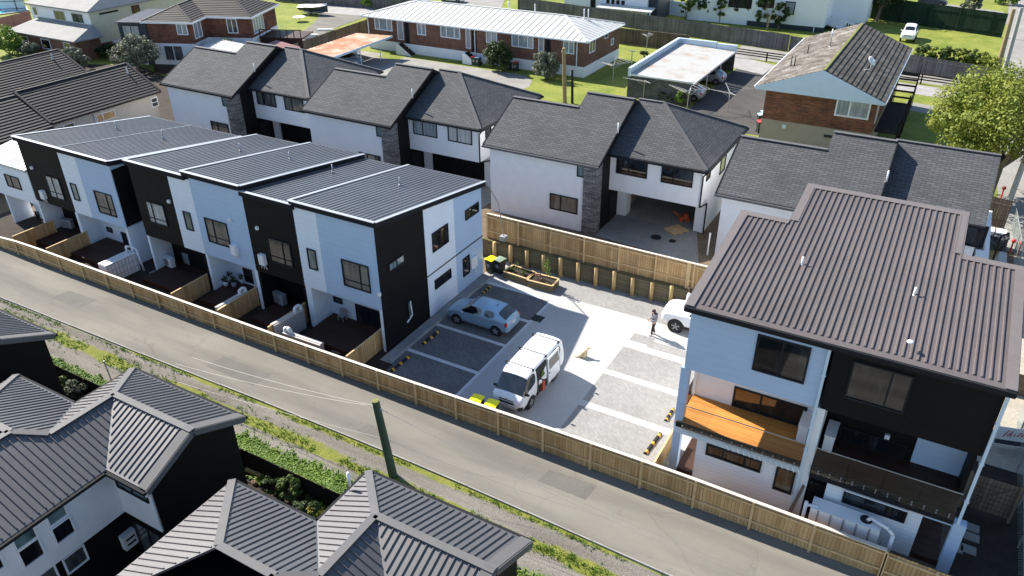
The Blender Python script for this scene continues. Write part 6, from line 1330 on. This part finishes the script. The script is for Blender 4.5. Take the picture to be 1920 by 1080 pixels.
for px, py, r, lb in ((1230, 445, .36, 'larger round black manhole cover on the garage apron'), (1261, 452, .24, 'smaller round black manhole cover near the pallet')):
    c = P(px, py, UP+.01); m = MB(); m.tube(c, c+Z*.02, r, n=24); m.tube(c+Z*.02, c+Z*.028, r*.82, n=24); m.box(c.x-.04, c.x+.04, c.y-.02, c.y+.02, c.z+.025, c.z+.04); solo(m, 'manhole_cover', 'rubber', lb, 'manhole cover', 'manhole covers on the apron')
a = P(1326, 478, UP); m = MB(); m.tube(a, a+Z*1.5, .05, n=8); m.tube(a+Z*1.5, a+Z*1.55, .065, n=8); solo(m, 'white_pipe', 'plasticw', 'upright white pipe beside the brown roof near the back fence', 'pipe')
m = MB(); a = P(935, 380, UP); b = PX(915, 345, -23.0)
a = V((-22.9, 38.6, 0)); m.path([(-22.95, 37.3, 6.2), (-22.7, 38.2, 4.6), (-22.6, 38.6, 2.2)], .03); m.box(-22.8, -22.4, 38.4, 38.8, 1.9, 2.2); solo(m, 'cable', 'plasticg', 'loose grey cable drooping from the far corner of the terrace roof', 'cable')
# pot plants on the crowded deck
random.seed(31)
for i, (px, py, mt) in enumerate(((431, 527, 'plasticw'), (447, 520, 'tan'), (455, 531, 'plasticw'), (440, 538, 'plasticg'), (424, 536, 'plasticw'))):
    p = P(px, py, .3); t = thing('pot_plant', ['white pot plant at the back left of the crowded deck', 'tan pot plant at the back of the crowded deck', 'white pot plant by the glass door of the crowded deck', 'grey pot plant at the front of the crowded deck', 'white pot plant at the front left edge of the crowded deck'][i], 'pot plant', tuple(p), 'pot plants on the crowded deck')
    m = MB(); m.tube(p, p+Z*.3, .12, .17, 12); m.build('pot', mt, t, True); m = MB(); leaves(m, p+Z*.5, (.22, .22, .25), 60, .07); m.build('leaves', 'leafd', t)
p = P(642, 600, .3); m = MB(); T0 = Matrix.Translation(p); m.T = T0; m.box(-.2, .2, -.15, .15, .3, .34); m.box(-.2, .2, .12, .16, .34, .7)
for x in (-.18, .18):
    for y in (-.13, .13): m.box(x-.02, x+.02, y-.02, y+.02, 0, .3)
solo(m, 'chair', 'plasticg', 'small grey chair on the dark deck nearest the car park', 'chair')
# ================================================================ RIGHT HAND YARD
def chainfence(label, a, b, h, z0, group=None):
    a, b = V((*a, z0)), V((*b, z0)); t = thing('wire_fence', label, 'fence', tuple((a+b)/2), group); m = MB(); m.prism([a, b, b+Z*h, a+Z*h], V((.004, 0, 0))); m.build('wire_mesh', 'chain', t); L = (b-a).length; d = (b-a)/L; q = 0
    m = MB(); m.tube(a+Z*h, b+Z*h, .03, n=6); m.build('top_rail', 'steel', t)
    while q <= L: p = a+d*q; m = MB(); m.tube(p, p+Z*(h+.05), .035, n=8); m.build('post', 'steel', t); q += 2.4
chainfence('tall green tinged wire mesh fence at the right of the brown roofed house', (6.85, 23.5), (6.75, 37), 1.8, 0)
chainfence('pale wire pool style fence at the right edge beside the footpath', (6.4, 52), (6.0, 58.5), 1.2, UP)
t = thing('gate', 'weathered timber gate in the shade beside the brown roofed house', 'gate', (5.6, 29.6, 0)); m = MB()
for i in range(7): m.box(4.7, 6.4, 29.58, 29.6, .15+i*.24, .36+i*.24)
m.build('board', 'oldwood', t); m = MB(); m.box(4.6, 4.72, 29.5, 29.62, 0, 2.0); m.box(6.4, 6.52, 29.5, 29.62, 0, 2.0); m.box(4.7, 6.4, 29.54, 29.58, 1.8, 1.9); m.bar((4.75, 29.55, .2), (6.35, 29.55, 1.8), .05, .1); m.build('gate_frame', 'oldwood', t)
for i, (px, py) in enumerate(((1822, 989), (1822, 1007), (1816, 1030), (1791, 1026))): c = P(px, py, .03); m = MB(); m.box(c.x-.27, c.x+.27, c.y-.22, c.y+.22, 0, .05); solo(m, 'paver', 'concd', ['grey stepping paver nearest the timber gate', 'second grey stepping paver from the timber gate', 'third grey stepping paver from the gate in the dark yard', 'single grey paver beside the blue column foot'][i], 'paver', 'stepping pavers in the dark right yard')
t = thing('sign_board', 'white sign board with smudged red strokes standing by the wire fence', 'sign', tuple(P(1880, 850, 0))); c = P(1885, 838, 0); m = MB(); T0 = Matrix.Translation(V((c.x+.2, c.y, 0))) @ Matrix.Rotation(.25, 4, 'Z'); m.T = T0; m.box(-.8, .9, -.02, .02, .15, 1.15); m.build('board', 'plasticw', t); m = MB(T0)
for i in range(9): x = -.5+i*.14; m.bar((x, -.03, ru(.6, .75)), (x+ru(.02, .16), -.03, ru(.8, 1.02)), .015, .06, up=(0, 1, 0))
m.build('red_strokes', 'red', t); m = MB(T0); m.box(-.75, .85, -.035, -.02, .2, .45); m.build('lower_band', 'navy', t)
a, b = P(1838, 428, UP), P(1868, 440, UP); segfence('plank_fence', 'short tall brown plank fence beside the last townhouse roof', (3.75, 58.0), (5.6, 57.6), 2.0, 'oldwood', 'oldwood', UP, step=.2, post=5)
t = thing('rock_wall', 'short wall of dark stacked rocks with white slabs on top', 'wall', tuple(P(1850, 455, UP))); m = MB(); random.seed(4)
for _ in range(130): m.ball((ru(3.5, 5.6), 53.9+ru(-.15, .15), UP+ru(.05, .95)), (ru(.1, .2), ru(.1, .2), ru(.08, .16)), 7, 5)
m.box(3.4, 5.7, 53.95, 54.6, UP, UP+1.0); m.build('rocks', 'blockgrey', t); m = MB()
for i in range(3): m.box(3.5+i*.7, 4.1+i*.7, 53.9, 54.6, UP+1.05, UP+1.15)
m.build('slab', 'plasticw', t)
sheet('leaf_litter', [(2.6, 48), (5.2, 47.6), (5.4, 53.6), (3.2, 53.8)], UP+.006, noisy('fallen_yellow_leaves', (.55, .4, .16), (.3, .18, .07), 3.5, 12, .9, fine=.5), 'stuff')
m = MB(); m.prism([(5.0, 50, UP), (5.6, 50, UP), (5.6, 50, UP+.9), (5.2, 50, UP+.9)], (0, 1.6, 0)); solo(m, 'concrete_block', 'concrete', 'pale sloping concrete block at the end of the rock wall', 'block')
for i, (px, py) in enumerate(((1893, 468), (1907, 472), (1876, 367), (1838, 424))):
    c = P(px, py+6, UP); m = MB(); m.tube(c, c+Z*.8, .05, n=8); m.ball(c+Z*.85, .14, 10, 7); solo(m, 'marker_post', 'red', ['red topped marker post by the pool style fence', 'right red topped marker post at the picture edge', 'red topped marker post behind the plank fence', 'red topped marker post under the roof corner'][i], 'post', 'red topped marker posts')
# small far clutter
p = P(588, 27, UP); t = thing('boat', 'covered small boat with white and navy hull on the far lawn', 'boat', tuple(p)); m = MB(Matrix.Translation(p) @ Matrix.Rotation(.2, 4, 'Z'))
st = [(-2.3, .7, 1.0), (-1, 1.0, 1.15), (.5, 1.0, 1.2), (1.6, .7, 1.3), (2.5, .05, 1.45)]; pts = []
for x, w, zt in st: pts += [V((x, 0, .45)), V((x, w*.8, .75)), V((x, w, zt)), V((x, 0, zt+.3)), V((x, -w, zt)), V((x, -w*.8, .75))]
fs = [(i*6+j, i*6+(j+1) % 6, (i+1)*6+(j+1) % 6, (i+1)*6+j) for i in range(4) for j in range(6)]; m.add(pts, fs+[(5, 4, 3, 2, 1, 0), (24, 25, 26, 27, 28, 29)]); m.m = [1 if (k % 6) in (2, 3) else 0 for k in range(24)]+[0, 0]; m.build('hull', ['navy', 'plasticw'], t)
m = MB(Matrix.Translation(p)); m.box(-1.6, 1.8, -.5, .5, .3, .42); m.tube((-.4, -.8, .28), (-.4, .8, .28), .26, n=12); m.build('trailer', 'steel', t)
p = P(562, 40, UP); m = MB(Matrix.Translation(p)); m.tube((0, 0, 0), (0, 0, .6), .05); m.tube((0, 0, .6), (0, 0, .66), .9, n=16); solo(m, 'garden_table', 'plasticw', 'round white garden table on the far lawn', 'table')
for px, py, lb in ((582, 72, 'white sheet of board leaning on the old brown fence, left one'), (610, 57, 'white plank lying on the bright lawn above the old fence')):
    p = P(px, py, UP); m = MB(Matrix.Translation(p) @ Matrix.Rotation(.5, 4, 'Z')); m.box(-1.1, 1.1, -.25, .25, .02, .14 if py < 60 else .5); m.box(-1.0, 1.0, -.2, .2, .14 if py < 60 else .5, .2 if py < 60 else .56); solo(m, 'board', 'plasticw', lb, 'board')
# ================================================================ VEGETATION
def crown(par, c, r, nclump, per, size, mat, cr=.34, low=-.35, name='crown', squash=.75):
    m = MB(); c = V(c); r = V(r) if not isinstance(r, (int, float)) else V((r, r, r))
    for _ in range(nclump):
        while True:
            d = V((random.gauss(0, 1), random.gauss(0, 1), random.gauss(0, 1))).normalized()
            if d.z > low: break
        k = ru(.45, 1.0)**.6; q = c + V((d.x*r.x, d.y*r.y, d.z*r.z))*k; s = cr*ru(.6, 1.25)*min(r)
        leaves(m, q, (s, s, s*squash), int(per*ru(.7, 1.2)), size, 1.5, 0, .45)
    return m.build(name, mat, par)
def bush(name, label, c, r, n, mat, size=.12, group=None, cat='bush', cr=.42):
    c = V(c); r = V(r) if not isinstance(r, (int, float)) else V((r, r, r)); t = thing(name, label, cat, (c.x, c.y, c.z-r.z), group); m = MB()
    for i in range(5): m.tube((c.x, c.y, c.z-r.z), c+V((ru(-.5, .5)*r.x, ru(-.5, .5)*r.y, ru(-.2, .5)*r.z)), .05, .015, 5)
    m.build('stem', 'bark', t); crown(t, c, r*.85, n, 62, size*.9, mat, cr, -.8, 'foliage'); return t
def tree(name, label, base, c, r, n, mat, size, trunk=.3, limbs=7, cr=.3, per=60, group=None):
    base, c = V(base), V(c); r = V(r); t = thing(name, label, 'tree', tuple(base), group); m = MB(); f = base.lerp(c, .45)+V((.2, .1, 0)); m.tube(base-Z*.1, f, trunk, trunk*.7, 10)
    for i in range(limbs):
        a = i*2*math.pi/limbs+ru(-.3, .3); e = c + V((math.cos(a)*r.x*.65, math.sin(a)*r.y*.65, ru(-.2, .5)*r.z)); mid = f.lerp(e, .5)+Z*ru(0, .5); m.tube(f, mid, trunk*.5, trunk*.3, 7); m.tube(mid, e, trunk*.3, trunk*.08, 6)
        for _ in range(2): e2 = mid + V((ru(-1, 1)*r.x*.4, ru(-1, 1)*r.y*.4, ru(.2, .6)*r.z)); m.tube(mid, e2, trunk*.2, trunk*.05, 5)
    m.build('trunk', 'bark', t); crown(t, c, r, n, per, size, mat, cr, -.45); return t
random.seed(41)
tree('broadleaf_tree', 'big spreading yellow green tree at the right edge by the footpath', (4.3, 61.5, UP), (4.4, 63.6, 6.6), (4.6, 5.2, 3.5), 170, 'leafp', .115, .38, 9, .34, 300)
# bushes before the brick units
p = P(938, 132, UP); bush('garden_bush', 'large dark glossy bush before the brick units, left of the pole', (p.x, 76.4, UP+1.75), (1.75, 1.3, 1.8), 60, 'leafd', .17)
p = P(1034, 142, UP); bush('garden_bush', 'grey green bush beside the pale timber pole', (p.x, 76.0, UP+1.6), (1.6, 1.3, 1.7), 55, 'leafg', .16)
p = P(1208, 107, UP); bush('garden_bush', 'tiny round bush under the folded clothesline', tuple(p+Z*.4), (.55, .5, .45), 14, 'leafd', .1)
p = P(1278, 197, UP); bush('garden_bush', 'small bright yellow green bush at the block carport corner', (p.x, p.y, UP+.9), (.75, .7, .9), 22, 'leafb', .13)
p = P(1245, 195, UP); bush('garden_bush', 'dark low climber against the grey block wall', (p.x, 73.7, UP+.6), (1.1, .25, .6), 14, 'leafd', .1)
gh = 'hedge shrubs behind the grey fence'
lab = ['first hedge shrub from the left, before the low blue wall', 'second hedge shrub, small, between the blue wall and the house', 'third hedge shrub, below the blue white house wall', 'fourth hedge shrub, tall and yellowish under the first dark window', 'fifth hedge shrub, under the second dark window', 'last hedge shrub at the dark base of the weatherboard house']
for i, (px, py, w, h) in enumerate(((1280, 42, 1.7, 2.3), (1310, 42, 1.1, 1.9), (1343, 46, 1.1, 2.2), (1378, 48, 1.8, 2.4), (1424, 54, 1.6, 2.3), (1454, 60, 1.3, 1.9))):
    p = P(px, py, UP); bush('hedge_shrub', lab[i], (p.x, p.y+1.5, UP+h), (w, .9, h), 26, ('leafm', 'leafd')[i % 2], .17, gh)
gh = 'low hedge shrubs along the right lawn'; lab = ['low hedge shrub nearest the parked four wheel drive', 'second low hedge shrub along the right lawn fence', 'third low hedge shrub, in the middle of the right lawn fence', 'fourth low hedge shrub along the right lawn fence', 'fifth low hedge shrub, before the two poles', 'last low hedge shrub, at the foot of the poles']
for i, px in enumerate((1729, 1752, 1776, 1800, 1822, 1848)):
    p = P(px, 122+(px-1729)*.13, UP); bush('hedge_shrub', lab[i], (p.x, p.y+.7, UP+1.1), (1.3, .9, 1.15+.1*(i % 3)), 26, ('leafm', 'leafp')[i % 2], .16, gh)
p = P(1640, 45, UP); tree('dark_tree', 'dark dense tree between the weatherboard house and the green fence', (p.x, p.y+2, UP), (p.x-.3, p.y+3, 4.6), (3.2, 2.6, 3.0), 60, 'leafd', .24, .25, 6, .4)
p = P(1817, 26, UP); bush('garden_bush', 'grey green shrub beyond the green fence', (p.x, p.y, UP+1.4), (1.5, 1.2, 1.5), 30, 'leafg', .2)
p = P(1882, 12, UP); bush('garden_bush', 'bright bush at the far road corner', (p.x, p.y+2, UP+1.2), (2.2, 1.6, 1.3), 30, 'leafb', .2)
p = P(692, 14, UP); bush('garden_bush', 'round yellow green bush left of the long white roof', (p.x, p.y, UP+1.3), (1.7, 1.4, 1.5), 36, 'leafb', .18)
p = P(716, 12, UP); bush('garden_bush', 'dark bush behind the left end of the long white roof', (p.x, p.y, UP+1.0), (2.0, 1.4, 1.3), 30, 'leafd', .18)
for i, (px, py) in enumerate(((1438, 58), (1415, 36))):
    p = P(px, py, UP); t = thing('bare_sapling', ['thin bare sapling before the weatherboard house windows', 'second thin bare sapling further left'][i], 'tree', tuple(p)); m = MB()
    for k in range(7): a = ru(0, 6.3); m.tube(p, p+V((math.cos(a)*.7, math.sin(a)*.7, ru(3, 4.2))), .05, .012, 5)
    m.build('branches', 'bark', t)
# top left garden
p = P(20, 104, UP); bush('garden_bush', 'bright green bush at the left edge above the tiled roof', (p.x, p.y, UP+1.7), (2.6, 1.8, 1.9), 60, 'leafb', .18)
p = P(60, 108, UP); bush('garden_bush', 'pale variegated hedge beside the bright green bush', (p.x, p.y, UP+1.0), (2.0, 1.0, 1.1), 34, 'leafg', .15)
p = P(160, 106, UP); bush('garden_bush', 'yellow leaved bush below the brick lower wall', (p.x, p.y, UP+1.0), (2.2, 1.0, 1.1), 36, 'leafy', .16)
p = P(150, 130, UP); bush('garden_bush', 'grey green trailing hedge on the tiled roof edge', (p.x-.5, p.y, UP+1.3), (2.6, 1.2, 1.3), 40, 'leafg', .15)
p = P(255, 140, UP); tree('flowering_tree', 'pale flowering tree between the tiled house and the brick house', tuple(p), (p.x-.8, p.y+1.2, 3.1), (3.0, 2.1, 1.9), 74, 'leafg', .16, .2, 6, .36, 55)
p = P(210, 108, UP); bush('garden_bush', 'dark garden shrubs in the yard between the two houses', (p.x, p.y, UP+.9), (2.0, 1.6, 1.0), 34, 'leafd', .15)
p = P(300, 205, UP); bush('garden_bush', 'flowering bush in the dark gap beside the farthest townhouse', (-61.2, 47, UP+.8), (.9, .7, .8), 22, 'leafm', .13)
p = PP(402, 58, L(6.8, 3.3, 0), u) if False else None
t = thing('palm', 'spiky green palm in the corner of the red brick house', 'palm', tuple(TTP @ V((7.3, 2.6, UP))) if False else (-75.0, 64.6, UP)); m = MB(); c = V((-75.0, 64.6, 3.4)); m.tube(c-Z*2.3, c, .16, .12, 8); m.build('trunk', 'bark', t); m = MB()
for k in range(46):
    a = ru(0, 6.3); e = ru(-.2, 1.2); d = V((math.cos(a)*math.cos(e), math.sin(a)*math.cos(e), math.sin(e))); s = d.cross(Z).normalized()*.07; q = c+d*.7; m.poly([c-s*.4, c+s*.4, q+s, q-s]); m.poly([q-s, q+s, q+d*.7-Z*.35])
m.build('fronds', 'leafb', t)
# foreground: leafy hedge strip, garden shrubs, road side tree shadow casters
m = MB(); random.seed(51)
def strap(x, y, z, h, n):
    for _ in range(n):
        a = ru(0, 6.28); b = V((x+ru(-.05, .05), y+ru(-.05, .05), z)); k = V((math.cos(a), math.sin(a), 0)); t_ = b+k*h*.35+Z*h*.8; e = b+k*h*ru(.6, .9)+Z*h*ru(.45, .8); s = V((-k.y, k.x, 0))*.028
        m.poly([b-s, b+s, t_+s, t_-s]); m.poly([t_-s, t_+s, e])
for _ in range(2300):
    x = ru(-25, -15.5); strap(x, 17.25+random.gauss(0, .36), 0, ru(.3, .5), 7)
for _ in range(420): x = ru(-39, -32.5); strap(x, 17.35+random.gauss(0, .15), 0, ru(.15, .3), 6)
for _ in range(200): x = ru(-11, -6); strap(x, 17.4+random.gauss(0, .2), 0, ru(.2, .4), 6)
tag(m.build('border_plants', 'leafb'), 'bright green strap leaved border plants along the dark garden fence', 'plants', kind='stuff')
for i, (px, py, rr, mt, l) in enumerate(((545, 925, (.55, .5, .75), 'leafm', 'tall leafy shrub against the dark garden fence'), (575, 955, (.7, .6, .5), 'leafd', 'low dark shrub in the foreground garden corner'), (590, 962, (.45, .4, .45), 'leafy', 'tuft of yellowish plant beside the pale roof slope'), (515, 905, (.6, .5, .4), 'leafd', 'dark low shrub beside the round stone'))):
    p = P(px, py, .6); bush('garden_bush', l, (p.x, p.y, rr[2]+.1), rr, 26, mt, .09)
p = P(150, 733, .5); bush('garden_bush', 'white flowering shrub between the two left dark roofs', (p.x, p.y, .6), (.9, .6, .6), 30, 'leafg', .09); p = P(132, 735, .5); bush('garden_bush', 'olive shrub in the dark left garden', (p.x-.6, p.y, .6), (.6, .6, .55), 24, 'leafm', .09)
for px, py, l in ((479, 903, 'round tan stone in the dark foreground garden'), (516, 918, 'second round tan stone in the foreground garden')):
    p = P(px, py, .1); m = MB(); m.ball((p.x, p.y, .08), (.22, .18, .12), 12, 7); solo(m, 'garden_stone', 'dirt', l, 'stone')
a, b = P(461, 880, .3), P(489, 892, .3); m = MB(); m.bar(a, b, .12, .12); solo(m, 'timber_edge', 'pinel', 'short pale timber edge in the dark foreground garden', 'timber')
for i, (px, py) in enumerate(((204, 699), (114, 716))):
    b = P(px+4, py+12, 0 if i == 0 else 1.0); m = MB(); m.tube((b.x, b.y, 0), (b.x-.1, b.y, 1.1), .035, n=8); m.tube((b.x-.1, b.y, 1.1), (b.x-.1, b.y, 1.14), .05, n=8); solo(m, 'marker_stake', 'plasticg', ['thin grey stake at the roof edge by the gravel track', 'thin grey stake beside the dark left fence'][i], 'stake')
sheet('garden_soil', rect(-60, -4, 3, 16.6), -.001, 'soil')
# ================================================================ LIGHT
EL = math.radians(40.5); sd = V((1.25, -.28, -1.0)).normalized()
w = bpy.data.worlds.new('World'); bpy.context.scene.world = w; w.use_nodes = True; nt = w.node_tree
sk = nt.nodes.new('ShaderNodeTexSky'); sk.sky_type = 'NISHITA'; sk.sun_disc = False
sk.sun_elevation = math.asin(-sd.z); tos = -sd
sk.sun_rotation = math.atan2(tos.x, tos.y); sk.altitude = 50; sk.air_density = 1.0; sk.dust_density = .2; sk.ozone_density = 2.0
nt.links.new(sk.outputs[0], nt.nodes['Background'].inputs[0]); nt.nodes['Background'].inputs[1].default_value = .095
ld = bpy.data.lights.new('sun', 'SUN'); ld.energy = 5.0; ld.angle = math.radians(.53); ld.color = (1, .94, .85)
lo = bpy.data.objects.new('sun', ld); C.objects.link(lo); lo.rotation_euler = sd.to_track_quat('-Z', 'Y').to_euler(); lo.location = (-60, 40, 60)
s = bpy.context.scene; s.view_settings.view_transform = 'Standard'; s.view_settings.look = 'None'; s.view_settings.gamma = 1; s.view_settings.exposure = 1.2
s.cycles.max_bounces = 6; s.cycles.diffuse_bounces = 3; s.cycles.glossy_bounces = 3; s.cycles.transparent_max_bounces = 10; s.cycles.use_denoising = True
